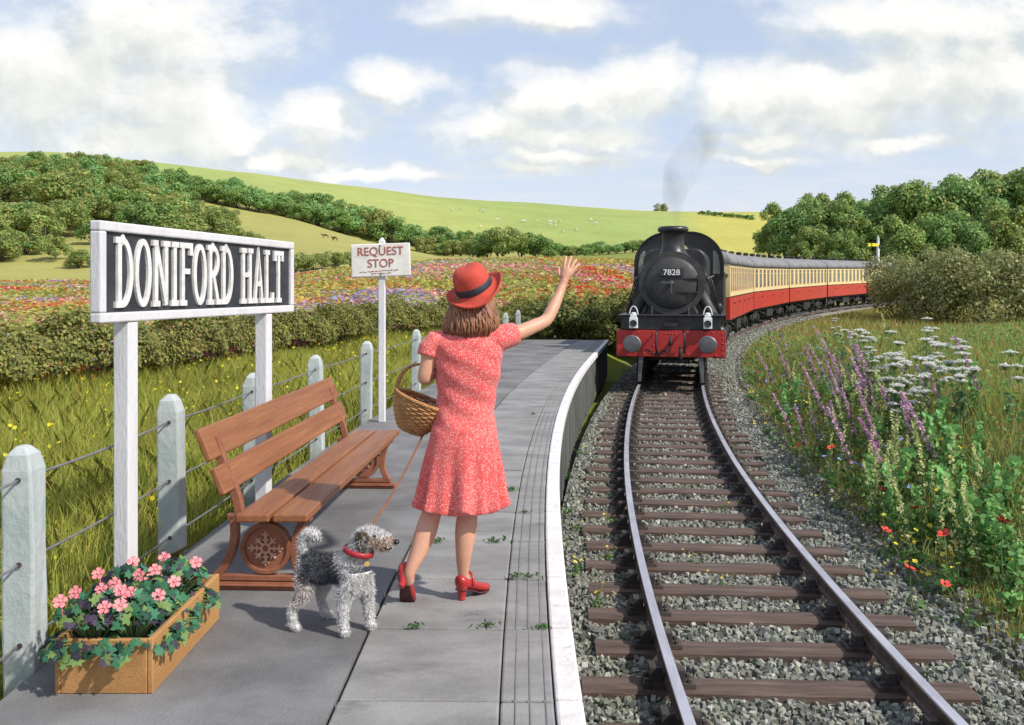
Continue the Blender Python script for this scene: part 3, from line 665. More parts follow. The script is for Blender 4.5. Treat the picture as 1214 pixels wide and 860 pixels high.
STEM = mat('stem_green', (.10,.17,.05), (.16,.22,.08), 20, .7)
def stem_mb(h, lean, r=.005):
    t = MB(); pts = [Vector((lean * (k_ / 5) ** 1.6, 0, h * k_ / 5)) for k_ in range(6)]; t.tube(pts, [r, r, r*.9, r*.8, r*.6, r*.4], 5); return t, pts
def cpt(pts, f):
    f = min(.999, max(0, f)) * 5; i = int(f); return pts[i].lerp(pts[i+1], f - i)
def stem_leaves(pts, n, rng, size, lo=.05, hi=.6):
    P = np.array([cpt(pts, rng.uniform(lo, hi)) + Vector((rng.normal()*.035, rng.normal()*.035, 0)) for _ in range(n)]); return leaf_quads(P, size, rng, .2, .4)
def spike_plant(seed, h, lean, pal, n, fs, lo=.35, w=.03):
    rng = np.random.default_rng(seed); t, pts = stem_mb(h, lean)
    f = np.clip(np.linspace(lo, 1, n) + rng.normal(0, .01, n), lo, .999); P = np.array([cpt(pts, a) for a in f]); wd = w * (1.15 - f * .75)
    P[:, :2] += rng.normal(0, 1, (n, 2)) * wd[:, None] * .7
    fm = np_mesh('flower_spike', leaf_quads(P, fs * 1.25, rng, .2, .85), 4, PETAL, pick(pal, n, rng, .18))
    lm = np_mesh('leaves', stem_leaves(pts, 26, rng, .11), 4, LEAF, pick([(.09,.17,.05),(.13,.2,.06)], 26, rng))
    return [('stem', t.mesh('stem', STEM)), ('leaves', lm), ('flower_spike', fm)]
def umbel_plant(seed, h):
    rng = np.random.default_rng(seed); t, pts = stem_mb(h, rng.uniform(-.1, .1), .006); P = []
    heads = [(pts[-1], .10)] + [(cpt(pts, rng.uniform(.45, .8)) + Vector((math.cos(a) * .16, math.sin(a) * .16, .16)), .07) for a in rng.uniform(0, 6.28, 4)]
    for hd_, r in heads[1:]: t.tube([cpt(pts, .5), hd_ - Vector((0, 0, .06))], [.004, .003], 5)
    for hd_, r in heads:
        for a in range(19):
            q = hd_ + Vector((math.cos(a * 2.4) * r * math.sqrt(a / 19), math.sin(a * 2.4) * r * math.sqrt(a / 19), .02 - .02 * a / 19))
            t.tube([hd_ - Vector((0, 0, .06)), q], [.0022, .0016], 3)
            for _ in range(7): P.append(q + Vector((rng.normal()*.011, rng.normal()*.011, rng.normal()*.005)))
    P = np.array(P); fm = np_mesh('flower_head', leaf_quads(P, .028, rng, 2.5, .9), 4, PETAL, pick([(.84,.83,.80),(.78,.78,.72)], len(P), rng, .06))
    lm = np_mesh('leaves', stem_leaves(pts, 36, rng, .11, .05, .5), 4, LEAF, pick([(.10,.2,.09),(.14,.25,.11)], 36, rng))
    return [('stem', t.mesh('stem', STEM)), ('leaves', lm), ('flower_head', fm)]
def poppy_plant(seed, h, pal=((.72,.05,.03),), fr=.034, nfl=1, dark=True):
    rng = np.random.default_rng(seed); t = MB(); f = MB(); ctr = MB(); f.smooth = True; LP = []
    for k_ in range(nfl):
        top = Vector((rng.normal()*.05 * nfl ** .5, rng.normal()*.05 * nfl ** .5, h * rng.uniform(.8, 1.05))); t.tube([(0,0,0), top * .55 + Vector((.01,0,0)), top], .003, 5)
        M = Matrix.Translation(top) @ Quaternion((rng.normal(), rng.normal(), 0), rng.uniform(.2, .9)).to_matrix().to_4x4()
        for j in range(5):
            a0 = j * 1.2566; pet = []
            for (rr_, aa, zz) in ((.1,0,0),(.65,-.55,.10),(1.0,-.42,.30),(1.08,0,.34),(1.0,.42,.30),(.65,.55,.10)):
                pet.append(M @ Vector((math.cos(a0 + aa) * rr_ * fr, math.sin(a0 + aa) * rr_ * fr, zz * fr + j * .0007)))
            f.add(pet, [tuple(range(6))])
        f.M = Matrix(); ctr.ball(top + Vector((0, 0, fr * .12)), fr * .22, 8, 5)
    for _ in range(18): LP.append((rng.normal()*.05, rng.normal()*.05, rng.uniform(.01, h * .5)))
    pm = mat('petal_' + str(seed), pal[0], rough=.6); cmx = mat('flower_centre', (.03,.02,.02) if dark else (.45,.30,.03), rough=.8)
    lm = np_mesh('leaves', leaf_quads(np.array(LP), .07, rng, .4, .45), 4, LEAF, pick([(.09,.2,.05),(.13,.24,.07)], 18, rng))
    return [('stem', t.mesh('stem', STEM)), ('leaves', lm), ('flower', f.mesh('flower', pm)), ('flower_centre', ctr.mesh('flower_centre', cmx))]
def put_plant(name, parts, loc, rz, sc, label, cat, group):
    o = empty(name, loc, rz, label, cat, group); o.scale = (sc,) * 3
    for nm, me in parts: link(nm, me, o)
    return o
PUR = [(.60,.29,.50),(.68,.40,.58),(.50,.21,.42),(.74,.50,.63)]; YGR = [(.66,.68,.30),(.76,.76,.42),(.54,.60,.22)]
purp = [spike_plant(200 + i, 1.0, -.22 - .1 * i, PUR, 120, .03) for i in range(3)]
ygrs = [spike_plant(210 + i, .95, -.18 + .12 * i, YGR, 95, .032, .2, .04) for i in range(3)]
umbs = [umbel_plant(220 + i, 1.0) for i in range(3)]
pops = [poppy_plant(230 + i, .34) for i in range(3)]
yels = [poppy_plant(240 + i, .16, ((.80,.62,.03),), .018, 5, False) for i in range(3)]
blus = [poppy_plant(250 + i, .30, ((.24,.36,.72),), .022, 4, False) for i in range(2)]
grns = [poppy_plant(260, .22, ((.30,.55,.2),), .012, 3, False)]
def bank_pt(px, py, hgt):       # base of a plant whose top shows at (px, py)
    return drop(px, py, 2.5, hgt)
rp = random.Random(4)
def scatter(n, box_fn, hgt, protos, name, label, cat, group, smin, smax, tilt=0, need=1.85):
    k_ = 0; tries = 0
    while k_ < n and tries < n * 60:
        tries += 1; px, py = box_fn(); sc = rp.uniform(smin, smax); p = bank_pt(px, py, hgt * sc)
        t = (p.x - float(trk(p.y))) / math.sqrt(1 + float(trk(p.y, 1)) ** 2)
        if t < need or p.y > 46: continue
        put_plant(name, rp.choice(protos), p, rp.uniform(-.5, .5) if tilt else rp.uniform(0, 6.28), sc, label, cat, group); k_ += 1
def around(pts, jx, jy):
    def f():
        a, b = rp.choice(pts); return a + rp.gauss(0, jx), b + rp.gauss(0, jy)
    return f
scatter(46, around([(1060,540),(1085,470),(1110,430),(955,388),(965,402),(945,395),(960,425),(975,455),(985,390),(990,405),(978,430),(1010,425),(1030,440),(1045,455),(1060,470),(1040,480),(1065,490),(1080,510),(1000,448),(1015,465),(1030,420),(1140,480),(1180,500)], 32, 24), .85, purp, 'purple_wildflower', 'tall leaning purple flower spike on the bank right of the track', 'wildflower', 'purple flower spikes on the bank', .7, 1.1, 1)
scatter(64, around([(920,430),(950,450),(980,520),(1030,560),(1090,590),(1130,560),(1170,600),(1000,420),(1020,450),(1040,470),(1060,490),(1050,510),(1080,520),(990,470),(1015,500),(1070,460),(1000,390),(1050,530)], 30, 24), .85, ygrs, 'pale_wildflower', 'tall pale yellow green flower spike among the purple ones', 'wildflower', 'pale yellow green flower spikes on the bank', .6, .95, 1)
scatter(26, around([(1055,395),(1070,382),(1080,400),(1060,415),(1075,435),(1090,440),(1085,455),(1065,450),(1130,400),(1170,430),(1195,410),(1025,385),(1100,400),(1150,450)], 24, 14), 1.0, umbs, 'white_umbel', 'tall wildflower with flat white flower heads at the right of the bank', 'wildflower', 'white umbel flowers on the bank', .7, 1.1)
for px, py in ((936,510),(985,550),(948,542),(1042,588),(1078,638),(897,452),(893,440),(918,505),(884,438),(1010,560),(905,470),(1060,610),(1088,700),(1120,660),(1150,700),(965,520),(1025,540),(925,475),(1190,650)):
    p = bank_pt(px, py, .34); put_plant('red_poppy', rp.choice(pops), p, rp.uniform(0, 6), rp.uniform(1.2, 1.7), 'red poppy in the grass at the edge of the bank right of the track', 'poppy', 'red poppies on the bank')
scatter(34, lambda: (rp.uniform(870, 1080), rp.uniform(405, 640)), .3, blus, 'blue_wildflower', 'small blue wildflower low in the grass of the bank', 'wildflower', 'small blue wildflowers on the bank', 1.0, 1.6)
leafy = [spike_plant(270 + i, .62, .1, [(.22,.46,.14),(.30,.55,.18),(.17,.38,.12)], 70, .055, .15, .075) for i in range(2)]
scatter(44, lambda: (rp.uniform(885, 1200), rp.uniform(420, 680)), .62, [[(a_, m_) if a_ != 'flower_spike' else ('leaves', m_) for a_, m_ in q_] for q_ in leafy], 'leafy_weed', 'bright green leafy weed standing among the flowers of the bank', 'weed', 'bright green leafy weeds on the bank', .7, 1.2)
scatter(46, lambda: (rp.uniform(865, 1180), rp.uniform(420, 720)), .2, yels, 'yellow_wildflower', 'small yellow wildflower clump at the foot of the bank', 'wildflower', 'small yellow wildflowers on the bank', .8, 1.4, 0, 1.6)
for px, py in ((1040,676),(1043,655),(1078,716),(982,643),(1000,670),(1022,690),(1062,692)):
    p = drop(px, py, 2.5, .08); put_plant('yellow_wildflower', rp.choice(yels), p, rp.uniform(0, 6), rp.uniform(.8, 1.3), 'small yellow wildflower clump growing in ballast below the bank', 'wildflower', 'small yellow wildflowers in the ballast')
# rough grass farther along the line, this side of the wood
rng = np.random.default_rng(33); n = 60000; Y = rng.uniform(30, 100, n); o_ = rng.uniform(1.75, 34, n); mm = trk(Y, 1); nn = np.sqrt(1 + mm * mm); X = trk(Y) + o_ / nn; Yp = Y - o_ * mm / nn
k_ = (Yp > 24) & (X / Yp * FPX + CXP < 1300) & (X / Yp * FPX + CXP > 820); X, Y, o_ = X[k_], Yp[k_], o_[k_]
tag(link('grass', blades(X, Y, rng.uniform(.15, .45, len(X)) * smooth(1.3, 4, o_) + .04, rng.uniform(.012, .03, len(X)), pick(BANK + [(.36,.22,.09),(.42,.27,.10)], len(X), rng, .25), rng, 'grass', .35)), 'rough brown and green grass between the bend of the track and the bushes', 'grass', kind='stuff')
# weeds along the platform wall and between the sleepers
def bed_pt(px, py, z=-1.07):
    d = FPX * (H - z) / (py - HY); return Vector(((px - CXP) / FPX * d, d, z))
for px, py in ((735,625),(859,607),(860,700),(821,672),(675,610),(685,630),(681,680),(706,722),(700,450),(704,472),(720,665),(690,540)):
    put_plant('yellow_wildflower', rp.choice(yels), bed_pt(px, py), rp.uniform(0, 6), rp.uniform(.6, 1.0), 'small yellow wildflower clump growing in the grey ballast', 'wildflower', 'small yellow wildflowers in the ballast')
for px, py in ((688,503),(672,561),(669,643),(693,487),(704,462)):
    put_plant('red_poppy', rp.choice(pops), bed_pt(px, py + 8), rp.uniform(0, 6), rp.uniform(.55, .8), 'single red poppy growing in the ballast below the platform edge', 'poppy', 'red poppies below the platform')
# ------------------------------------------------------------------ lettering drawn with a broad brush
def arc(cx, cy, rx, ry, a0, a1, n=14): return [(cx + rx * math.cos(R(a0 + (a1 - a0) * i / n)), cy + ry * math.sin(R(a0 + (a1 - a0) * i / n))) for i in range(n + 1)]
S = .13    # half serif
GL = {  # unit-high letters, width first, then strokes
 'D': (.56, [[(.10,0),(.10,1)], [(.0,1),(.2,1)] + arc(.2,.5,.31,.5,90,-90,16) + [(.0,0)]]),
 'O': (.60, [arc(.30,.5,.245,.5,0,360,28)]),
 'N': (.62, [[(.10,0),(.10,1)], [(.10,1),(.50,0)], [(.50,0),(.50,1)], [(0,0),(.2,0)], [(0,1),(.12,1)], [(.40,1),(.60,1)]]),
 'I': (.30, [[(.15,0),(.15,1)], [(.04,0),(.26,0)], [(.04,1),(.26,1)]]),
 'F': (.48, [[(.10,0),(.10,1)], [(0,1),(.46,1),(.46,.86)], [(.10,.55),(.36,.55)], [(0,0),(.22,0)]]),
 'R': (.58, [[(.10,0),(.10,1)], [(0,1),(.2,1)] + arc(.2,.75,.27,.25,90,-90,12) + [(.10,.5)], [(.24,.5),(.46,0)], [(0,0),(.2,0)], [(.40,0),(.56,0)]]),
 'H': (.60, [[(.10,0),(.10,1)], [(.48,0),(.48,1)], [(.10,.52),(.48,.52)], [(0,0),(.2,0)], [(0,1),(.2,1)], [(.38,0),(.58,0)], [(.38,1),(.58,1)]]),
 'A': (.60, [[(.08,0),(.29,1),(.50,0)], [(.15,.34),(.43,.34)], [(0,0),(.17,0)], [(.41,0),(.58,0)]]),
 'L': (.50, [[(.10,1),(.10,0)], [(0,1),(.22,1)], [(0,0),(.46,0),(.46,.14)]]),
 'T': (.54, [[(.26,0),(.26,1)], [(.02,.86),(.02,1),(.50,1),(.50,.86)], [(.14,0),(.38,0)]]),
 ' ': (.30, [])}
def ribbon(mb, M, pts, w, depth):
    n = len(pts); closed = math.hypot(pts[0][0]-pts[-1][0], pts[0][1]-pts[-1][1]) < 1e-5
    L, Rr = [], []
    for i in range(n):
        a = Vector((*pts[i-1], 0)) if i else (Vector((*pts[-2], 0)) if closed else None); b = Vector((*pts[i], 0)); c = Vector((*pts[i+1], 0)) if i < n-1 else (Vector((*pts[1], 0)) if closed else None)
        d1 = (b - a).normalized() if a else (c - b).normalized(); d2 = (c - b).normalized() if c else d1
        t = (d1 + d2); t = t.normalized() if t.length > 1e-4 else d1; nrm = Vector((-t.y, t.x, 0)); k_ = w / 2 / max(.5, nrm.dot(Vector((-d1.y, d1.x, 0))))
        if not a: b = b - d1 * w * .3
        if not c: b = b + d2 * w * .3
        L.append(b + nrm * k_); Rr.append(b - nrm * k_)
    rings = [[M @ l, M @ r, M @ (r + Vector((0,0,depth))), M @ (l + Vector((0,0,depth)))] for l, r in zip(L, Rr)]
    mb.loft([r[::-1] for r in rings])
def letters(text, M, height, width, w, depth, mb):
    tot = sum(GL[c][0] for c in text) + .10 * (len(text) - 1); sx_ = width / tot; x = 0; z = 0
    for c in text:
        gw, strokes = GL[c]
        for q, stq in enumerate(strokes): ribbon(mb, M @ Matrix.Translation((0, 0, z)), [((x + a) * sx_, b * height) for a, b in stq], w, depth + q * .0006)
        x += gw + .10

# ------------------------------------------------------------------ station name sign
SIGNBLK = mat('sign_black', (.022,.023,.03), (.042,.043,.052), 5, .55, .15, 40)
POSTW = mat('post_white', (.69,.67,.69), (.56,.545,.565), 4, .65, .5, 35, lo=.4, hi=.8, stretch=(2,2,.5), c3=(.36,.35,.33), c3r=(.62,.78), c3s=1.6)
A = Vector((-1.960, 4.362, 0)); B = Vector((-1.545, 6.47, 0)); dS = (B - A); LS = dS.length; dS.normalize()
nS = Vector((dS.y, -dS.x, 0))     # the face looks towards the platform
sign = empty('station_sign', A.lerp(B, .5), math.atan2(dS.y, dS.x), 'black station name board lettered DONIFORD HALT in a white frame on two white posts', 'station sign')
# local: x along the board (reading left to right), -y towards the platform
zb, zt = 1.405, 1.89
M0 = MB(); M0.box((0, .002, (zb+zt)/2), (LS - .07, .024, zt - zb - .07)); M0.build('board', SIGNBLK, sign, .004)
f = MB(); fw = .048
f.box((0, 0, zt - fw/2), (LS, .06, fw)); f.box((0, 0, zb + fw/2), (LS, .06, fw))
for s_ in (-1, 1): f.box((s_ * (LS/2 - fw/2), 0, (zb+zt)/2), (fw, .06, zt - zb - 2*fw - .001))
f.build('frame', POSTW, sign, .008, 2)
for px_, dpt in ((-LS/2 + .27, 0), (LS/2 - .37, 0)):
    q = MB(); q.box((px_, .02, (zb - .3) / 2), (.085, .085, zb + .3 - .002)); q.build('post', POSTW, sign, .008, 2)
lt = MB(); ML = Matrix.Translation((-LS/2 + .135, -.010, zb + .085)) @ Matrix.Rotation(R(90), 4, 'X')
letters('DONIFORD HALT', ML, .315, LS - .30, .030, .014, lt); lt.build('lettering', mat('letter_white', (.80,.78,.76), (.62,.60,.58), 18, .6, .2), sign)

# ------------------------------------------------------------------ request stop sign
rs = empty('request_sign', at(453, 10.9, 0), R(-4), 'small white REQUEST STOP sign on a slim white post by the fence', 'sign')
q = MB(); q.box((0, 0, 1.06), (.075, .075, 2.12)); q.hexa([(-.0375,-.0375,2.1205),(.0375,-.0375,2.1205),(.0375,.0375,2.1205),(-.0375,.0375,2.1205)], [(-.012,-.012,2.165),(.012,-.012,2.165),(.012,.012,2.165),(-.012,.012,2.165)]); q.build('post', POSTW, rs, .006)
q = MB(); Mp = Matrix.Translation((-.005, -.052, 1.90)) @ Matrix.Rotation(R(-1.8), 4, 'Y'); q.M = Mp; q.box((0, 0, 0), (.70, .022, .385)); q.build('plate', mat('plate_cream', (.82,.80,.76), (.70,.67,.60), 6, .6, .2), rs, .01, 2)
SRED = mat('letter_red', (.34,.07,.05), (.45,.12,.09), 20, .6)
mt = Mp @ Matrix.Translation((0, -.0135, 0)) @ Matrix.Rotation(R(90), 4, 'X')
for tx_, z in (('REQUEST', .10), ('STOP', -.04)):
    me = text_mesh(tx_, .138, .003, mt @ Matrix.Translation((0, z, 0)), SRED, 'lettering', .95, .0); link('lettering', me, rs)
q = MB(); q.M = mt; rq = random.Random(3)
for z, x0, x1 in ((-.125, -.24, .22), (-.155, -.10, .13)):
    x = x0
    while x < x1:
        w = rq.uniform(.012, .03); q.box((x, z + rq.uniform(-.004, .004) + x * .04, 0), (w, .007, .005)); x += w + .012
q.build('lettering', SRED, rs)
q = MB(); q.M = Mp
for z in (.165, -.165): q.ball((0, -.013, z), .010, 8, 5)
q.build('screw', CHAIR, rs)

# ------------------------------------------------------------------ concrete post and wire fence
CONC = mat('weathered_concrete', (.34,.40,.39), (.52,.53,.52), 3.5, .92, .7, 28, lo=.3, hi=.7, c3=(.30,.36,.33), stretch=(1,1,.7))
WIRE = mat('fence_wire', (.30,.29,.30), (.20,.19,.19), 9, .5, metal=.5)
fy = [2.3, 3.85, 5.5, 7.1, 9.05, 11.2, 14.3, 17.6, 21.0, 24.4, 27.2]
fence = empty('fence', (float(fen(5.5)), 5.5, -.15), 0, 'weathered concrete post and wire fence along the back of the platform', 'fence'); bpy.context.view_layer.update()
FP = []
for i, y in enumerate(fy):
    c = Vector((float(fen(y)), y, 0)); m = float(fen(y, 1)); rz = -math.atan(m) ; FP.append((c, rz))
    q = MB(); rr = random.Random(i); w = .066; zt_ = .93 + rr.uniform(-.015, .015); j = lambda: rr.uniform(-.006, .006)
    levels = [(-.45,1.05),(-.1,1.04),(.2,1.0),(.5,.99),(zt_-.10,.96),(zt_-.035,.72),(zt_,.30)]
    q.loft([[Vector((x * w * s_ + j(), yy * w * (.95 if s_ > .9 else s_ + .1) + j() * .6, z)) for x, yy in ((-1,-1),(0,-1.02),(1,-1),(1,0),(1,1),(0,1),(-1,1),(-1,0))] for z, s_ in levels])
    o = q.build('post', CONC, fence, .012, 2); o.matrix_parent_inverse = fence.matrix_world.inverted(); o.location = (c.x, c.y, 0); o.rotation_euler = (rr.uniform(-.012, .012), rr.uniform(-.02, .02), rz)
    hq = MB()
    for z in (.785, .44, .11):
        hq.lathe([(.011,-.004),(.011,.004)], 8, Matrix.Translation((.012, -.0675, z)) @ Matrix.Rotation(R(90), 4, 'X'))
    ho = hq.build('wire_hole', CHAIR, o)
for z in (.785, .44, .11):
    q = MB(); pts = []
    for (c0_, r0), (c1_, r1) in zip(FP[:-1], FP[1:]):
        for k_ in range(6):
            t_ = k_ / 6; pp = c0_.lerp(c1_, t_); pts.append((pp.x, pp.y, z - .05 * t_ * (1 - t_)))
    c, r_ = FP[-1]; pts.append((c.x, c.y, z)); q.tube(pts, .006, 6); o = q.build('wire', WIRE, fence); o.matrix_parent_inverse = fence.matrix_world.inverted()

# ------------------------------------------------------------------ bench
PLANK = mat('varnished_plank', (.23,.078,.028), (.34,.135,.050), 4, .45, .45, 30, stretch=(.35,6,6), lo=.3, hi=.75, c3=(.19,.07,.03), c3r=(.55,.75), c3s=.9)
IRON = mat('painted_iron', (.22,.075,.037), (.30,.115,.06), 8, .5, .4, 40, c3=(.14,.05,.03), c3r=(.55,.72), c3s=.8)
bf, br = Vector((-1.03, 4.66, 0)), Vector((-.905, 7.45, 0)); dB = (br - bf).normalized(); LB = (br - bf).length
bench = empty('bench', bf + dB * (LB / 2) + Vector((-dB.y, dB.x, 0)) * .28, math.atan2(dB.y, dB.x), 'brown wooden platform bench with cast iron ends in front of the fence', 'bench')
# local: x along (away from the eye), y = towards the fence; front edge at y = -.28
def plank(name, y0, z0, y1, z1, th, x0=-LB/2, x1=LB/2):
    q = MB(); d = Vector((0, y1 - y0, z1 - z0)); n_ = Vector((0, -d.z, d.y)).normalized() * th
    a = Vector((0, y0, z0)); b = Vector((0, y1, z1))
    q.loft([[Vector((x, 0, 0)) + v for v in (a, b, b - n_, a - n_)] for x in np.linspace(x0, x1, 9)]); q.build(name, PLANK, bench, .009, 2)
plank('seat_slat', -.28, .435, -.105, .432, .042); plank('seat_slat', -.085, .432, .085, .428, .042)
plank('backrest_slat', .135, .53, .190, .665, .034); plank('backrest_slat', .205, .70, .272, .86, .034)
def end_frame(x):
    e = MB(); t = .05
    Me = Matrix.Translation((x - t/2, 0, 0)) @ Matrix(((0,0,1,0),(1,0,0,0),(0,1,0,0),(0,0,0,1)))   # (u,v,w) -> y=u, z=v, x=w
    def strip_(pts, w): ribbon(e, Me, pts, w, t)
    def curve(a, c, b, n=12): return [((1-t_)**2*a[0]+2*t_*(1-t_)*c[0]+t_*t_*b[0], (1-t_)**2*a[1]+2*t_*(1-t_)*c[1]+t_*t_*b[1]) for t_ in [i/n for i in range(n+1)]]
    strip_(curve((-.215,.075), (-.125,.20), (-.225,.375)), .042)          # front leg, waisted
    strip_(curve((.235,.075), (.12,.20), (.15,.375)), .042)               # rear leg
    strip_([(-.25,.378),(.17,.378)], .036)
    strip_([(-.26,.022),(.28,.022)], .044); strip_([(-.235,.064),(.25,.064)], .030)
    strip_(curve((.120,.365), (.115,.45), (.165,.56)) + [(.195,.62),(.250,.78)], .044)   # arm that carries the back
    strip_(arc(-.022, .218, .122, .122, 0, 360, 32), .026)
    e.box((x, 0, .030), (.085, .56, .012))
    fr = e.build('end_frame', IRON, bench, .005, 2)
    m_ = MB(); m_.lathe([(.112,-.012),(.112,.012)], 32, Matrix.Translation((x, -.022, .218)) @ Matrix.Rotation(R(90), 4, 'Y')); m_.build('medallion', mat('medallion_iron', (.25,.085,.045), (.32,.12,.07), 9, .55, .3), fr)
    em = MB(); Mo = Matrix.Translation((x - .012 - .010, -.022, .218)) @ Matrix(((0,0,1,0),(1,0,0,0),(0,1,0,0),(0,0,0,1)))
    for k_ in range(8):
        a_ = k_ * math.pi / 4; L_ = .088 if k_ % 2 == 0 else .070; c_, s_ = math.cos(a_), math.sin(a_); P_ = lambda r_, o_: (c_*r_ - s_*o_, s_*r_ + c_*o_)
        z_ = (k_ % 2) * .0008
        Mk = Mo @ Matrix.Translation((0, 0, z_))
        ribbon(em, Mk, [P_(.024, 0), P_(L_, 0)], .011, .012); ribbon(em, Mk @ Matrix.Translation((0,0,-.0004)), [P_(L_-.012, -.017), P_(L_-.024, 0), P_(L_-.012, .017)], .009, .012)
        if k_ % 2 == 0: ribbon(em, Mk @ Matrix.Translation((0,0,-.0012)), [P_(.045, -.013), P_(.045, .013)], .009, .012)
    ribbon(em, Mo @ Matrix.Translation((0,0,-.002)), arc(0, 0, .022, .022, 0, 360, 20), .012, .014)
    em.build('emblem', mat('emblem_iron', (.62,.36,.25), (.52,.27,.18), 14, .5), fr, .002)
end_frame(-LB/2 + .17); end_frame(LB/2 - .17)

# ------------------------------------------------------------------ planter
TROUGH = mat('trough_wood', (.46,.24,.085), (.37,.18,.06), 2.5, .75, .4, 30, stretch=(3,.5,3), c3=(.30,.15,.055))
SOIL = mat('soil', (.055,.038,.032), (.09,.065,.055), 20, .95, .9, 40)
pl = empty('planter', (-1.58, 3.75, 0), 0, 'long wooden planter box in front of the station name sign, filled with pink flowers', 'planter')
X0, X1, Y0, Y1, HZ, TH = -.19, .19, -.16, .66, .215, .022
q = MB(); q.box((X1 - TH/2, (Y0+Y1)/2, HZ/2), (TH, Y1 - Y0, HZ)); q.build('side_panel', TROUGH, pl, .004)
q = MB(); q.box((X0 + TH/2, (Y0+Y1)/2, HZ/2), (TH, Y1 - Y0, HZ)); q.build('side_panel', TROUGH, pl, .004)
for y_ in (Y0 + TH/2, Y1 - TH/2):
    q = MB(); q.box((0, y_, HZ/2 - .002), (X1 - X0 - 2*TH - .002, TH, HZ - .004)); q.build('end_panel', TROUGH, pl, .004)
q = MB(); q.box((0, (Y0+Y1)/2, HZ - .09), (X1 - X0 - 2*TH - .004, Y1 - Y0 - 2*TH - .004, .10)); q.build('soil', SOIL, pl)
PINK = leaf_mat('pink_petal', .55, .2, .2)
def lobed(c, a, b, r, n_, out, lobes=5):
    """a lobed ivy-like leaf fan as triangles"""
    pts = []
    for i in range(lobes * 2 + 1):
        th = -2.3 + 4.6 * i / (lobes * 2); rr = r * (1.0 if i % 2 == 1 else .62); pts.append(c + (a * math.cos(th) + b * math.sin(th)) * rr + n_ * (.12 * r * math.cos(th * 1.5)))
    for i in range(len(pts) - 1): out += [c - a * r * .25, pts[i], pts[i+1]]
def pink_plant(seed, nfl):
    rg = np.random.default_rng(seed); L = []; LC = []; t = MB()
    for i in range(190):
        th = rg.uniform(0, 6.28); rad = .20 * math.sqrt(rg.random()); z = .05 + .12 * (1 - (rad / .20) ** 2) * rg.uniform(.5, 1.1) - (.08 if rad > .14 else 0)
        c = Vector((math.cos(th) * rad, math.sin(th) * rad, z)); n_ = Vector((math.cos(th) * .7 + rg.normal() * .3, math.sin(th) * .7 - .3 + rg.normal() * .3, .8)).normalized()
        a = n_.orthogonal().normalized(); a = Quaternion(n_, rg.uniform(0, 6.28)) @ a; b = n_.cross(a); k_ = len(L); lobed(c, a, b, rg.uniform(.019, .036), n_, L)
        cc = [(.045,.16,.08),(.07,.24,.12),(.03,.09,.055),(.22,.33,.10),(.09,.29,.16),(.10,.07,.11),(.06,.05,.075)][rg.integers(0, 7)]; LC += [cc] * ((len(L) - k_) // 3)
        t.tube([(0, 0, -.05), c * .6, c], .003, 4)
    lm = np_mesh('leaves', [tuple(v) for v in L], 3, LEAF, LC); F = MB(); Cn = MB()
    heads = []
    for i in range(nfl):
        th = 2.1 + i * 2.2 + rg.normal() * .2; rad = .105; c = Vector((math.cos(th) * rad, math.sin(th) * rad - .03, (.185 - .25 * rad) + rg.uniform(-.01, .02)))
        n_ = (Vector((.35, -.75, .55)) + Vector(rg.normal(size=3)) * .18).normalized(); heads.append((c, n_))
    out = []
    for c, n_ in heads:
        F = MB(); a = n_.orthogonal().normalized(); b = n_.cross(a)
        for j in range(5):
            th = j * 1.2566 + .3; u_ = a * math.cos(th) + b * math.sin(th); w_ = n_.cross(u_); s_ = .026
            F.add([c + u_*s_*.1, c + u_*s_*.6 - w_*s_*.38 + n_*.004, c + u_*s_*.98 - w_*s_*.40 + n_*.006, c + u_*s_*1.06 + n_*.002 + w_*s_*.0, c + u_*s_*.98 + w_*s_*.40 + n_*.006, c + u_*s_*.6 + w_*s_*.38 + n_*.004], [tuple(range(6))])
        F.ball(c + n_ * .004, .006, 8, 5); F.tube([c - n_*.05 - Vector((0,0,.06)), c - n_ * .012, c], .0025, 4); out.append(F)
    return lm, t, out
PM = mat('pink_petal_face', (.74,.17,.20), (.80,.30,.31), 60, .6)
for i, (x, y, lab, nf) in enumerate(((.06,.42,'bushy pink flowering plant at the far end of the planter box by the bench',3),(-.09,.30,'pink flowering plant against the base of the white sign post',3),(.07,.14,'pink flowering plant spilling over the orange side of the planter, second from the bench',3),(-.08,.06,'pink flowering plant in the back row midway along the planter box',3),(.07,-.04,'pink flowering plant spilling over the orange side near the front end of the planter',3),(-.08,-.06,'pink flowering plant at the back of the near end of the planter box',3))):
    lm, t, fl_ = pink_plant(300 + i, nf); o = empty('flowering_plant', (-1.58 + x, 3.75 + y, HZ - .035), rt.uniform(-.5, .5), lab, 'flowering plant', 'pink flowers in the planter')
    t.build('stem', STEM, o); link('leaves', lm, o)
    for F in fl_: F.build('flower', PM, o)
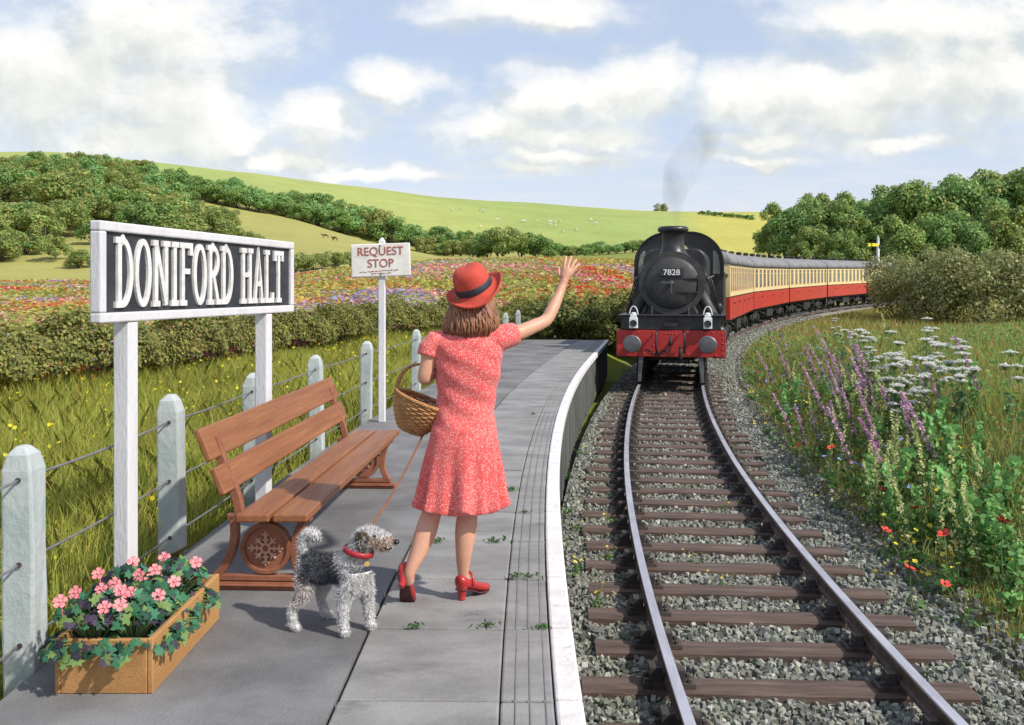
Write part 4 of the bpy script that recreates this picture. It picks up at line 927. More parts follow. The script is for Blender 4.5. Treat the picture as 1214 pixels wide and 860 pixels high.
# weeds in the joints of the paving
def weed_mesh(seed):
    rg = np.random.default_rng(seed); n = 34; P = np.stack([rg.normal(0, .028, n), rg.normal(0, .010, n), np.abs(rg.normal(0, .012, n)) + .008], 1)
    return np_mesh('paving_weed', leaf_quads(P, .026, rg, .6, .5), 4, LEAF, pick([(.06,.17,.035),(.10,.22,.05),(.05,.12,.03)], n, rng))
wm = [weed_mesh(i) for i in range(4)]
for i, (px, py, lb) in enumerate(((493,746,'largest weed tuft in the paving joint nearest the planter, left of the row'),(578,744,'weed tuft in the nearest paving joint, straight below the right red shoe'),(641,747,'weed tuft in the nearest paving joint close to the white platform edge'),(627,685,'weed tuft in the paving joint level with the red shoes, near the grooves'),(611,686,'flat weed tuft just left of the one level with the red shoes'),(622,609,'upright weed tuft in the joint beside the hem of the red dress'),(604,583,'thin green weed right beside the dress hem'),(586,644,'small weed tuft in the paving beside the right calf of the woman'),(520,644,'low weed strip in the paving between the legs of the woman'),(632,492,'thin weed in a far joint beyond the woman'))):
    d = FPX * H / (py - HY); o = link('paving_weed', wm[i % 4]); o.location = ((px - CXP) / FPX * d, d, 0); o.rotation_euler = (0, 0, rt.uniform(-.2, .2)); s_ = rt.uniform(.55, .85); o.scale = (s_ * 1.4, s_, s_ * 1.4)
    tag(o, lb, 'weed', 'weeds in the paving joints')
# ------------------------------------------------------------------ the train
BLACK = mat('engine_black', (.014,.014,.016), (.036,.035,.036), 3, .38, .2, 25, lo=.3, hi=.75, c3=(.065,.056,.05), c3r=(.58,.8), c3s=1.1)
SMOKEB = mat('smokebox_black', (.026,.026,.028), (.062,.058,.056), 3, .6, .25, 25, lo=.3, hi=.75, c3=(.085,.07,.06), c3r=(.55,.8), c3s=1.2)
BRED = mat('buffer_beam_red', (.42,.025,.022), (.33,.02,.02), 4, .45, .1, 20, lo=.4, hi=.8)
BUFF = mat('buffer_steel', (.11,.11,.115), (.16,.16,.165), 9, .45, metal=.5)
LAMPW = mat('lamp_white', (.80,.80,.80), (.66,.66,.66), 14, .45)
GLASS = mat('dark_glass', (.03,.035,.04), rough=.08, spec=.6)
CABIN = mat('cab_window', (.30,.29,.25), (.18,.18,.16), 5, .25)
RIV = mat('rivet_red', (.5,.05,.045), rough=.4)
UNDER = mat('underframe_black', (.018,.017,.017), (.04,.036,.033), 6, .75)
def vehicle_frame(s0, L, nudge=0.0):
    """Empty on the track: local x to the right, y towards the rear, z up from the rails"""
    y0, y1 = y_at(s0), y_at(s0 + L); a = off(trk, y0, 0, RAIL_Z + float(rise(y0))); b = off(trk, y1, 0, RAIL_Z + float(rise(y1)))
    d = b - a; return a, -math.atan2(d.x, d.y), math.atan2(d.z, math.hypot(d.x, d.y))
s_front = s_at(22.0)
lp, lrz, lrx = vehicle_frame(s_front, 9.0)
eng = empty('steam_locomotive', lp, lrz, 'black steam engine numbered 7828 with red buffer beam coming head on along the track', 'steam engine')
eng.scale = (1, 1, .96)
RY = Matrix.Rotation(R(-90), 4, 'X')   # lathe axis +z -> +y (to the rear)
def ylathe(mb, prof, c, n=32): mb.lathe([(r, z) for r, z in prof], n, Matrix.Translation(c) @ RY)
def rect_curve(hw, top, rad, bottom, n=8):  # rounded-top outline in x,z
    pts = [(-hw, bottom)] + [(-hw + rad - rad * math.cos(R(90 * i / n)), top - rad + rad * math.sin(R(90 * i / n))) for i in range(n + 1)] + [(hw - rad + rad * math.sin(R(90 * i / n)), top - rad + rad * math.cos(R(90 * i / n))) for i in range(n + 1)] + [(hw, bottom)]
    return pts
# buffer beam with rivets
q = MB(); q.box((0, .03, 1.05), (2.56, .06, .66)); bb = q.build('buffer_beam', BRED, eng, .012, 2)
q = MB()
for x, z in [(s_*1.21, z) for s_ in (-1, 1) for z in (.80,.93,1.06,1.19,1.30)] + [(s_*x, z) for s_ in (-1, 1) for x, z in ((.98,1.32),(.75,1.32),(.52,1.17),(.40,.80),(.40,1.0),(.40,1.32),(.12,1.30),(.62,.80),(1.05,.78),(.03,1.30))]:
    q.ball((x, 0, z), (.022, .018, .022), 8, 5)
q.build('rivet', RIV, bb)
for s_ in (-1, 1):
    q = MB(); q.smooth = True
    ylathe(q, [(.15,.0),(.15,-.02),(.10,-.03),(.09,-.34),(.065,-.345),(.065,-.46)], (s_*.865, .0, 1.06), 24)
    bf_ = q.build('buffer', BLACK, eng); h_ = MB(); ylathe(h_, [(.19,-.455),(.215,-.46),(.215,-.485),(.19,-.505),(.10,-.515),(.0005,-.518)], (s_*.865, 0, 1.06), 32); h_.build('buffer_head', BUFF, bf_, .004)
# draw hook, chain and vacuum pipe
q = MB(); q.smooth = True
q.tube([(0,.0,1.05),(0,-.16,1.05),(0,-.24,1.10),(0,-.25,1.18),(0,-.19,1.22)], [.045,.045,.04,.03,.02], 8)
for i in range(7):
    c = Vector((-.10 - .075 * i, -.10, .98 - .20 * math.sin(math.pi * (i + 1) / 8) ** .8)); M = Matrix.Translation(c) @ Matrix.Rotation(R(90 if i % 2 else 20), 4, 'X')
    q.tube([M @ Vector((.055*math.cos(t_*.785), .032*math.sin(t_*.785), 0)) for t_ in range(9)], .014, 6)
q.build('coupling', UNDER, eng)
q = MB(); q.smooth = True; q.tube([(.24,-.02,.70),(.24,-.10,.72),(.24,-.14,.90),(.24,-.10,.98),(.24,-.13,.80),(.24,-.12,.60)], [.045,.05,.05,.05,.04,.03], 8); q.build('vacuum_pipe', UNDER, eng)
# footplate box over the beam
q = MB(); q.box((0, .40, 1.56), (2.34, .80, .34)); q.box((0, .38, 1.745), (2.50, .98, .035)); fpb = q.build('front_footplate', BLACK, eng, .012)
q = MB()
for i in range(17):
    q.ball((-1.08 + i * .135, -.001, 1.68), .014, 6, 4)
    if i % 2: q.ball((-1.08 + i * .135, -.001, 1.45), .014, 6, 4)
q.build('rivet', SMOKEB, fpb); q = MB(); q.box((0, -.02, 1.55), (.30, .05, .16)); q.build('step_bracket', UNDER, fpb, .01)
# lamps
for s_, x in ((-1, -.865), (1, .865)):
    q = MB(); q.box((x, -.06, 1.56), (.20, .19, .27)); q.box((x, -.06, 1.73), (.15, .15, .07)); q.lathe([(.065,1.765),(.065,1.80),(.03,1.82)], 12, Matrix.Translation((x, -.06, 0)))
    la = q.build('head_lamp', LAMPW, eng, .012, 2)
    q = MB(); q.smooth = True; q.tube([(x + .10*math.cos(R(a)), -.06, 1.74 + .23*math.sin(R(a))) for a in range(0, 181, 15)], .014, 6); q.build('handle', LAMPW, la)
    q = MB(); ylathe(q, [(.075,-.162),(.085,-.165),(.085,-.185),(.072,-.185),(.06,-.172),(.001,-.172)], (x, 0, 1.55), 20); q.build('lens', GLASS, la)
# smokebox, saddle
SBY, SBZ, SBR = .72, 2.55, .80
q = MB(); q.smooth = True; ylathe(q, [(SBR-.03,0),(SBR,.03),(SBR,1.45),(SBR-.02,1.46)], (0, SBY, SBZ), 48); sb_ = q.build('smokebox', SMOKEB, eng)
q = MB(); ylathe(q, [(SBR-.02,-.012),(SBR+.004,-.012),(SBR+.004,.03),(SBR-.02,.03)], (0, SBY, SBZ), 48)
for i in range(40):
    a_ = 6.283 * i / 40; q.ball(((SBR - .045)*math.cos(a_), SBY - .004, SBZ + (SBR - .045)*math.sin(a_)), .013, 6, 4)
q.build('rim', SMOKEB, sb_)
q = MB(); q.smooth = True; ylathe(q, [(.66,.0),(.655,-.03),(.60,-.07),(.45,-.115),(.25,-.145),(.08,-.155),(.001,-.155)], (0, SBY, SBZ), 48); dr = q.build('smokebox_door', SMOKEB, sb_)
q = MB()
for z in (.115, -.23):
    q.box((.33, SBY - .135, SBZ + z), (.46, .03, .045)); q.box((.58, SBY - .09, SBZ + z), (.12, .06, .05))
q.box((.635, SBY - .06, SBZ - .05), (.035, .05, .50)); q.build('hinge', BLACK, dr, .006)
q = MB(); ylathe(q, [(.055,-.17),(.055,-.22),(.03,-.23)], (0, SBY, SBZ), 14); q.bar((0, SBY-.225, SBZ), (-.24, SBY-.225, SBZ+.02), .03, .03); q.bar((0, SBY-.245, SBZ), (.0, SBY-.245, SBZ-.26), .03, .03); q.build('handle', BUFF, dr)
q = MB(); q.box((.0, SBY - .175, SBZ + .27), (.58, .03, .21)); npl = q.build('number_plate', BLACK, dr, .008)
me = text_mesh('7828', .205, .004, Matrix.Translation((0, SBY - .193, SBZ + .265)) @ Matrix.Rotation(R(90), 4, 'X'), LAMPW, 'number', 1.0, .002); link('number', me, npl)
q = MB(); q.loft([[Vector((x, y, z)) for x, y in ((-w, .85), (w, .85), (w, 2.1), (-w, 2.1))] for w, z in ((.62,1.76),(.55,1.9),(.50,2.05))]); q.build('saddle', BLACK, eng, .01)
for s_ in (-1, 1):     # steam pipes and cylinders
    q = MB(); q.smooth = True; q.tube([(s_*.62,1.15,2.35),(s_*.78,1.12,2.08),(s_*.93,1.08,1.80),(s_*1.0,1.05,1.70)], [.15,.15,.14,.14], 14); q.build('steam_pipe', SMOKEB, eng)
    q = MB(); q.smooth = True; ylathe(q, [(.10,-.12),(.30,-.1),(.33,-.05),(.33,.75),(.30,.8)], (s_*1.0, .95, 1.18), 20); q.build('cylinder', BLACK, eng)
    q = MB(); q.hexa([(s_*.74-.04,.02,.09),(s_*.74+.04,.02,.09),(s_*.74+.04,.10,.09),(s_*.74-.04,.10,.09)], [(s_*.70-.06,.05,.74),(s_*.70+.06,.05,.74),(s_*.70+.06,.16,.74),(s_*.70-.06,.16,.74)]); q.build('guard_iron', BUFF, eng, .008)
# boiler, firebox, running plates
q = MB(); q.smooth = True; ylathe(q, [(.76,0),(.78,.02),(.86,3.3)], (0, SBY + 1.46, SBZ + .02), 40); q.build('boiler', BLACK, eng)
q = MB(); q.loft([[Vector((x * k_, y, z)) for x, z in rect_curve(.90, 3.5, .34, 1.7)] for y, k_ in ((2.6,.88),(2.66,.94),(5.1,1.0))]); q.build('firebox', BLACK, eng, .02)
for s_ in (-1, 1):
    q = MB(); q.box((s_*1.06, 2.9, 1.72), (.46, 4.0, .05)); q.box((s_*1.28, 2.9, 1.63), (.03, 4.0, .20)); q.build('running_plate', BLACK, eng, .006)
    q = MB(); q.smooth = True; q.tube([(s_*.86,.80,2.66),(s_*.94,2.0,2.72),(s_*1.0,5.0,2.8)], .022, 8)
    for y in (.9, 2.4, 3.9): q.tube([(s_*.80,y,2.66),(s_*.93,y,2.70)], .018, 6)
    q.build('handrail', BUFF, eng)
# chimney
q = MB(); q.smooth = True; q.lathe([(.44,3.24),(.36,3.30),(.30,3.40),(.275,3.55),(.27,3.84),(.285,3.86),(.37,3.90),(.385,3.95),(.37,4.0),(.32,4.03),(.24,4.03),(.22,3.6)], 36, Matrix.Translation((.0, SBY + .62, 0)), False); q.build('chimney', BLACK, eng)
q = MB(); q.smooth = True; q.lathe([(.35,3.32),(.34,3.5),(.26,3.62),(.10,3.69),(.001,3.70)], 28, Matrix.Translation((0, 3.7, 0))); q.build('safety_valve', mat('brass', (.45,.33,.12), rough=.35, metal=.7), eng)
# rivets along the smokebox, oil pipes, steps, lamp irons
q = MB()
for y in (.06, .72, 1.40):
    for i in range(44): a_ = math.pi * (-.15 + 1.3 * i / 43); q.ball((SBR * 1.005 * math.cos(a_), SBY + y, SBZ + SBR * 1.005 * math.sin(a_)), .012, 5, 4)
q.build('rivet', SMOKEB, sb_)
for s_ in (-1, 1):
    q = MB(); q.smooth = True
    for k_ in range(3): q.tube([(s_*(.72 + .05*k_), 1.2 + .1*k_, 3.0 - .1*k_), (s_*(.86 + .05*k_), 1.25, 2.6), (s_*(1.0 + .04*k_), 1.3, 2.1), (s_*1.05, 1.3 + .1*k_, 1.75)], .018, 6)
    q.tube([(s_*1.1, 1.6, 1.75), (s_*1.12, 1.6, 1.98), (s_*1.12, 1.6, 2.04)], [.09,.09,.05], 12); q.tube([(s_*.30,-.05,1.38),(s_*.33,-.14,1.30),(s_*.34,-.15,1.05),(s_*.32,-.10,.82)], .025, 8)
    q.build('oil_pipe', BLACK, eng)
    q = MB(); q.box((s_*1.12, .62, 1.02), (.26, .05, .72)); q.box((s_*1.12, .55, .68), (.30, .20, .03)); q.box((s_*1.12, .55, 1.02), (.30, .18, .03)); q.build('step', BLACK, eng, .005)
    q = MB(); q.box((s_*.43, -.02, 1.86), (.02, .06, .20)); q.build('lamp_iron', BUFF, eng)
# cab
out = rect_curve(1.26, 4.10, .95, 1.55, 12); CY = 5.1
q = MB(); Mc = Matrix(((1,0,0,0),(0,0,-1,CY+.06),(0,1,0,0),(0,0,0,1)))
q.prism(out, Mc, .06); cab = q.build('cab', BLACK, eng, .01)
q = MB(); o2 = rect_curve(1.285, 4.13, .97, 2.75, 12); i2 = rect_curve(1.25, 4.095, .94, 2.75, 12)
q.loft([[Vector((x, y, z)) for x, z in o2 + i2[::-1]] for y in (CY - .12, CY + 2.0)]); q.build('roof', BLACK, cab)
for s_ in (-1, 1):
    q = MB(); q.box((s_*1.235, CY + .62, 1.75), (.05, 1.12, 2.0)); q.box((s_*1.235, CY + .28, 2.95), (.05, .44, .5)); q.build('side_sheet', BLACK, cab, .01)
    w = MB(); sgn = s_
    pts = [(.97,2.85),(1.17,2.85),(1.17,3.15),(1.12,3.42),(1.03,3.55),(.97,3.55)]
    if s_ < 0: pts = [(-a, b) for a, b in pts][::-1]
    w.prism(pts, Matrix(((1,0,0,0),(0,0,-1,CY - .002),(0,1,0,0),(0,0,0,1))), .02); w.build('spectacle_window', CABIN, cab, .006)
    w = MB(); w.tube([(s_*1.29, CY + .1, 1.9), (s_*1.29, CY + .1, 2.9)], .02, 6); w.build('handrail', BUFF, cab)
# wheels
def wheel_mb(r, x, y, n=28):
    q = MB(); Mx = Matrix.Translation((x, y, r)) @ Matrix.Rotation(R(90), 4, 'Y')
    q.lathe([(r+.03,-.07),(r+.03,-.045),(r,-.04),(r,.06),(r-.08,.06),(r-.08,-.07)], n, Mx)
    q.lathe([(.10,-.09),(.10,.10)], 14, Mx)
    for k_ in range(10):
        a_ = k_ * .6283; q.bar((x, y, r), (x, y + (r-.05)*math.cos(a_), r + (r-.05)*math.sin(a_)), .05, .05, (1,0,0))
    return q
for s_ in (-1, 1):
    for r, y in ((.46,.55),(.46,2.1),(.86,3.6),(.86,5.3),(.86,7.0)): wheel_mb(r, s_*.74, y).build('wheel', UNDER, eng)
q = MB(); q.box((0, 4.1, 1.05), (1.1, 7.2, .9)); q.build('frame', UNDER, eng)
# tender
tp_, trz, _ = vehicle_frame(s_front + 8.0, 5.6)
ten = empty('tender', tp_, trz, 'black coal tender coupled behind the steam engine', 'tender')
q = MB(); q.loft([[Vector((x, y, z)) for x, z in ((-1.22,1.35),(-1.22,2.6),(-1.34,2.78),(1.34,2.78),(1.22,2.6),(1.22,1.35))] for y in (.35, 5.4)]); q.build('tank', BLACK, ten, .02)
q = MB(); rg = np.random.default_rng(5)
for i in range(240): q.ball((rg.uniform(-1,1), rg.uniform(.6,4.2), 2.78 + rg.uniform(-.05,.30) * (1 - .1)), rg.uniform(.08,.16), 6, 4)
q.build('coal', mat('coal', (.012,.012,.013), (.04,.04,.042), 5, .4), ten)
q = MB(); q.box((0, 2.9, .95), (2.2, 5.0, .5)); q.build('frame', UNDER, ten, .02)
for s_ in (-1, 1):
    for y in (1.0, 2.9, 4.8): wheel_mb(.6, s_*.74, y).build('wheel', UNDER, ten)
q = MB(); q.box((0, 5.65, 1.05), (2.3, .1, .5)); q.build('rear_beam', UNDER, ten, .01)

# carriages
CRM = mat('carriage_cream', (.80,.62,.32), (.72,.53,.26), 2.5, .42, lo=.35, hi=.8)
CRD = mat('carriage_red', (.50,.045,.03), (.40,.032,.025), 2.5, .4, lo=.35, hi=.8)
CRF = mat('carriage_roof', (.17,.165,.17), (.24,.23,.235), 2, .7, .2, 20, c3=(.13,.125,.13))
PANE = mat('carriage_pane', (.10,.10,.125), (.20,.19,.22), 1.4, .12, spec=.7)
def carriage(s0, L, label, nwin, nodoor=False):
    a, rz, rx = vehicle_frame(s0, L); o = empty('carriage', a, rz, label, 'carriage', 'red and cream carriages of the train'); o.rotation_euler = (rx, 0, rz)
    HW = 1.36; Y0, Y1 = .24, L - .24
    q = MB(); q.box((0, L/2, 1.43), (2*HW, Y1-Y0, .86)); low = q.build('lower_body', CRD, o, .02)
    q = MB(); q.box((0, L/2, 2.505), (2*HW - .01, Y1-Y0, 1.28)); up = q.build('upper_body', CRM, o, .01)
    q = MB(); prof = [(HW*math.cos(R(a_))*1.015, 3.13 + .66*math.sin(R(a_))**.8) for a_ in range(0, 181, 12)]
    q.smooth = True; q.loft([[Vector((x, y, z)) for x, z in prof] for y in (Y0 - .02, Y0 + .3, Y1 - .3, Y1 + .02)]); rf = q.build('roof', CRF, o)
    q = MB(); q.box((-HW*1.01, L/2, 3.135), (.06, Y1-Y0, .05)); q.box((HW*1.01, L/2, 3.135), (.06, Y1-Y0, .05)); q.build('gutter', UNDER, rf)
    n = 6
    for i in range(n):
        v = MB(); y = Y0 + (i + .5) * (Y1 - Y0) / n; v.lathe([(.12,3.74),(.14,3.86),(.16,3.90),(.14,3.96),(.04,3.98)], 10, Matrix.Translation((0, y, 0))); v.build('ventilator', UNDER, rf)
    wn = nwin; p_ = (Y1 - Y0) / wn
    for s_ in (-1, 1):
        for i in range(wn):
            y = Y0 + (i + .5) * p_; door = (i % 3 == 1)
            ww = p_ * .52
            w = MB(); w.box((s_*(HW + .0), y, 2.56), (.010, ww + .10, .98)); w.box((s_*HW, y, 2.56), (.020, ww, .90))
            wo = w.build('window', [mat_frame, PANE], o); 
            mi = [0]*6 + [1]*6; wo.data.polygons.foreach_set('material_index', mi)
            if s_ > 0 or True:
                b_ = MB(); b_.box((s_*(HW + .010), y, 2.82), (.012, ww, .03)); b_.build('bar', mat_frame, wo)
        t = MB(); t.box((s_*(HW+.004), L/2, 1.885), (.02, Y1-Y0, .035)); t.build('waist_line', mat_line, o)
        for i in range(1, wn, 3):
            d_ = MB(); y = Y0 + (i + .5) * p_; d_.box((s_*(HW+.003), y, 1.45), (.012, p_*.78, .80)); dd = d_.build('door', CRD, low, .004)
            k_ = MB(); k_.box((s_*(HW+.03), y + p_*.3, 1.62), (.06, .14, .05)); k_.build('handle', mat_line, dd)
    for ye, sg in ((Y0, -1), (Y1, 1)):
        g = MB(); g.box((0, ye + sg*.07, 2.1), (1.0, .16, 1.9)); g.build('gangway', UNDER, o, .02)
    q = MB(); q.box((0, L/2, .93), (2.3, Y1-Y0-.2, .16)); 
    for s_ in (-1, 1): q.box((s_*1.15, L/2, .99), (.06, Y1-Y0, .12)); q.box((s_*.9, L/2, .62), (.5, 2.0, .4)); q.bar((s_*1.05, 2.4, .9), (s_*1.05, L/2, .45), .05, .05); q.bar((s_*1.05, L-2.4, .9), (s_*1.05, L/2, .45), .05, .05)
    q.build('underframe', UNDER, o)
    for yb_ in (2.0, L - 2.0):
        q = MB()
        for s_ in (-1, 1):
            q.box((s_*1.02, yb_, .56), (.09, 2.5, .22)); q.box((s_*1.02, yb_, .74), (.10, .8, .16))
            for w_ in (-.85, .85): q.box((s_*1.06, yb_ + w_, .50), (.14, .26, .26))
        bg_ = q.build('bogie', UNDER, o, .01)
        for s_ in (-1, 1):
            for w_ in (-.85, .85): wheel_mb(.45, s_*.74, yb_ + w_, 20).build('wheel', UNDER, bg_)
    return o
mat_frame = mat('window_frame', (.62,.46,.22), rough=.5); mat_line = mat('lining_black', (.03,.025,.025), rough=.5)
# where the joints between the carriages show in the photograph
def s_seen(px):
    yy = np.linspace(24, 108, 3000); m = trk(yy, 1); X = trk(yy) + 1.36 / np.sqrt(1 + m * m); Yv = yy - 1.36 * m / np.sqrt(1 + m * m)
    return s_at(float(yy[np.argmin(np.abs(CXP + FPX * X / Yv - px))]))
b_ = [s_front + 13.8] + [s_seen(x) for x in (894, 936, 981, 1028, 1075)]
print('carriage joints at', b_)
for i, lb in enumerate(('red and cream carriage directly behind the tender, half hidden by the engine','second red and cream carriage behind the engine','third red and cream carriage, in the middle of the bend','fourth red and cream carriage, its end disappearing behind the hawthorn bush','fifth red and cream carriage, just glimpsed past the hawthorn bush')):
    carriage(b_[i], b_[i+1] - b_[i], lb, 10 if i else 15)
# smoke
sm = bpy.data.materials.new('smoke'); sm.use_nodes = True; nt = sm.node_tree; nt.nodes.clear()
tcn = nt.nodes.new('ShaderNodeTexCoord'); nz_ = NOISE(nt, VMATH(nt, 'MULTIPLY', tcn.outputs['Object'], (1, 1, .55)), 1.3, 5, .6)
pv = N(nt, 'ShaderNodeVolumePrincipled', {'Color': (.45, .46, .43, 1), 'Density': MATH(nt, 'MULTIPLY', RAMP(nt, nz_, .40, .72), .95)})
nt.links.new(pv.outputs[0], N(nt, 'ShaderNodeOutputMaterial').inputs['Volume'])
ch = Matrix.Translation(lp) @ Matrix.Rotation(lrz, 4, 'Z') @ Vector((0, SBY + .62, 4.0))
q = MB(); q.tube([ch + Vector(v) for v in ((0,0,-.1),(.0,0,.25),(.05,.1,.7),(.22,.3,1.2),(.55,.5,1.75),(1.0,.7,2.3),(1.5,.9,2.7))], [.16,.22,.32,.45,.52,.45,.12], 18)
so2 = q.build('smoke', sm); tag(so2, 'thin grey smoke drifting up from the engine chimney', 'smoke', kind='stuff')
# signal post
sp = at(1041, 88); sg_ = empty('signal_post', sp, R(20), 'slim white railway signal post with a yellow arm beyond the last carriages', 'signal'); hs = H + (HY - 280) * 88 / FPX - sp.z
q = MB(); q.hexa([(-.14,-.14,-.2),(.14,-.14,-.2),(.14,.14,-.2),(-.14,.14,-.2)], [(-.09,-.09,hs-.35),(.09,-.09,hs-.35),(.09,.09,hs-.35),(-.09,.09,hs-.35)]); q.build('post', POSTW, sg_)
q = MB(); q.lathe([(.14,hs-.35),(.14,hs-.28),(.06,hs-.22),(.11,hs-.12),(.04,hs),(.001,hs+.05)], 12); q.build('finial', POSTW, sg_)
q = MB(); q.prism([(-1.35,-.16),(-.05,-.13),(-.05,.13),(-1.35,.16),(-1.2,0)], Matrix.Translation((0, -.12, hs - .85)) @ Matrix.Rotation(R(90), 4, 'X'), .03); ar = q.build('arm', mat('arm_yellow', (.80,.66,.04), rough=.5), sg_)
q = MB(); q.prism([(-.95,-.15),(-.75,0),(-.95,.15),(-1.08,.15),(-.88,0),(-1.08,-.15)], Matrix.Translation((0, -.153, hs - .85)) @ Matrix.Rotation(R(90), 4, 'X'), .012); q.build('chevron', mat_line, ar)
q = MB(); q.box((.12, -.05, hs - 1.0), (.25, .2, .34)); q.build('lamp', UNDER, sg_, .02)
# ------------------------------------------------------------------ cows and sheep on the hill
def beast(name, L, hgt, colour, c2, seed):
    V = {'p':(0,-.42*L,.70*hgt,.15*L),'m':(0,0,.68*hgt,.19*L),'c':(0,.36*L,.70*hgt,.16*L),'n':(0,.52*L,.82*hgt,.085*L),'h':(0,.64*L,.90*hgt,.075*L),'z':(0,.80*L,.78*hgt,.045*L)}
    E = [('p','m'),('m','c'),('c','n'),('n','h'),('h','z')]
    for s_ in (-1, 1):
        for k_, y in (('p', -.40*L), ('c', .34*L)):
            V[f'{k_}{s_}a'] = (s_*.09*L, y, .40*hgt, .055*L); V[f'{k_}{s_}b'] = (s_*.09*L, y + .02*L, .02, .03*L); E += [(k_, f'{k_}{s_}a'), (f'{k_}{s_}a', f'{k_}{s_}b')]
        V[f'e{s_}'] = (s_*.14*L, .60*L, .95*hgt, .02*L); E.append(('h', f'e{s_}'))
    return skin_mesh(name, V, E, mat(name + '_coat', colour, c2, 3, .9, .4), 1, 1)
cow_me = beast('cow', 1.75, 1.4, (.20,.085,.04), (.13,.05,.025), 1); sheep_me = beast('sheep', 1.15, .95, (.74,.71,.62), (.60,.56,.48), 2)
for (px, py), rz, lb in (((386,283),1.9,'brown cow on the left of the pair grazing the yellow hill field'),((397,286),1.2,'brown cow on the right of the pair grazing the yellow hill field')):
    o = link('cow', cow_me); o.location = drop(px, py, 130); o.rotation_euler = (0, 0, rz); s_ = o.location.y / 300 * 1.15; o.scale = (s_,)*3; tag(o, lb, 'cow', 'brown cows in the hill field')
for px, py in ((536,251),(546,249.5),(570,251),(573,253.5),(590,262.5),(570,271),(620,264),(622.5,264.5),(637,264.5),(651.5,265),(651.5,268.5),(657.5,265.5),(658.5,269.5),(664,264.5),(667,276),(683,274),(701,262.7),(706,266.6)):
    o = link('sheep', sheep_me); p_ = drop(px, py, 345); o.location = p_; o.rotation_euler = (0, 0, rt.uniform(0, 6.28)); s_ = max(1.0, p_.y / 400 * 1.35); o.scale = (s_,)*3; tag(o, 'tiny white sheep grazing on the bright green hill', 'sheep', 'sheep on the far hill')
# ------------------------------------------------------------------ the woman waving
SKIN = mat('skin', (.58,.29,.185), (.69,.39,.27), 7, .5, .2, 70, lo=.3, hi=.8, c3=(.64,.27,.19), c3r=(.52,.72), c3s=1.0)
SKIN.node_tree.nodes['Principled BSDF'].inputs['Subsurface Weight'].default_value = .12
SKIN.node_tree.nodes['Principled BSDF'].inputs['Subsurface Radius'].default_value = (.02, .008, .005)
def dress_mat():
    m = bpy.data.materials.new('red_floral_cotton'); m.use_nodes = True; nt = m.node_tree; nt.nodes.clear()
    tcn = nt.nodes.new('ShaderNodeTexCoord'); v = tcn.outputs['Object']
    vw = VMATH(nt, 'ADD', v, VMATH(nt, 'MULTIPLY', VMATH(nt, 'SUBTRACT', NOISE(nt, v, 60, 2, .5, 'Color'), (.5,.5,.5)), (.012,.012,.012)))
    d1 = N(nt, 'ShaderNodeTexVoronoi', {'Vector': vw, 'Scale': 112.0}).outputs['Distance']
    d2 = N(nt, 'ShaderNodeTexVoronoi', {'Vector': VMATH(nt, 'ADD', vw, (3.1,1.7,5.2)), 'Scale': 190.0}).outputs['Distance']
    ring = MATH(nt, 'MULTIPLY', RAMP(nt, d1, .40, .30), RAMP(nt, d1, .10, .20))
    dots_ = RAMP(nt, d2, .26, .16)
    f = MATH(nt, 'MULTIPLY', MATH(nt, 'MAXIMUM', ring, MATH(nt, 'MULTIPLY', dots_, .8)), RAMP(nt, NOISE(nt, v, 34, 2, .5), .30, .42))
    base = MIXC(nt, RAMP(nt, NOISE(nt, v, 6, 4, .6), .3, .7), (.66,.085,.080), (.72,.115,.105))
    p = N(nt, 'ShaderNodeBsdfPrincipled', {'Base Color': MIXC(nt, MATH(nt, 'MULTIPLY', f, .8), base, (.84,.46,.43)), 'Roughness': .8, 'Specular IOR Level': .2})
    p.inputs['Sheen Weight'].default_value = .25
    b = N(nt, 'ShaderNodeBump', {'Strength': .25, 'Distance': .004, 'Height': NOISE(nt, v, 220, 3, .6)}); nt.links.new(b.outputs[0], p.inputs['Normal'])
    nt.links.new(p.outputs[0], N(nt, 'ShaderNodeOutputMaterial').inputs[0]); return m
WX, WY = -.253, 4.70
woman = empty('person', (WX, WY, 0), 0, 'woman in a red floral dress and red hat waving with her right arm raised', 'person')
def lp2(px, py): return (px - 548) / 233.0, (706 - py) / 233.0
B = {'pel':(0,0,.84,.12),'wai':(.012,0,1.0,.105),'che':(.02,-.005,1.18,.115),'nb':(.030,.0,1.335,.062),'nk':(.036,.008,1.40,.046),'hd0':(.046,.03,1.47,.066),'hd1':(.05,.03,1.54,.078),'hd2':(.055,.025,1.60,.055),
 'cla':(-.065,0,1.315,.058),'shl':(-.145,0,1.295,.052),'el':(-.193,-.035,1.105,.037),'fl':(-.178,.06,1.12,.034),'wl':(-.12,.16,1.135,.024),
 'clb':(.115,0,1.318,.058),'shr':(.195,.015,1.318,.050),'ur':(.30,.085,1.345,.043),'er':(.435,.17,1.400,.036),'fr':(.475,.215,1.475,.035),'fr2':(.505,.25,1.54,.028),'wr':(.526,.272,1.592,.0225),
 'hl':(-.085,0,.77,.088),'kl':(-.145,.0,.46,.052),'cl':(-.180,-.050,.345,.061),'cl2':(-.215,-.088,.25,.045),'al':(-.255,-.125,.165,.029),'tl':(-.258,-.10,.10,.03),
 'hr':(.075,0,.77,.088),'kr':(.030,.02,.46,.053),'cr':(.020,-.020,.345,.062),'cr2':(.010,-.025,.24,.045),'ar':(.004,-.01,.12,.029),'tr':(.03,.03,.06,.03)}
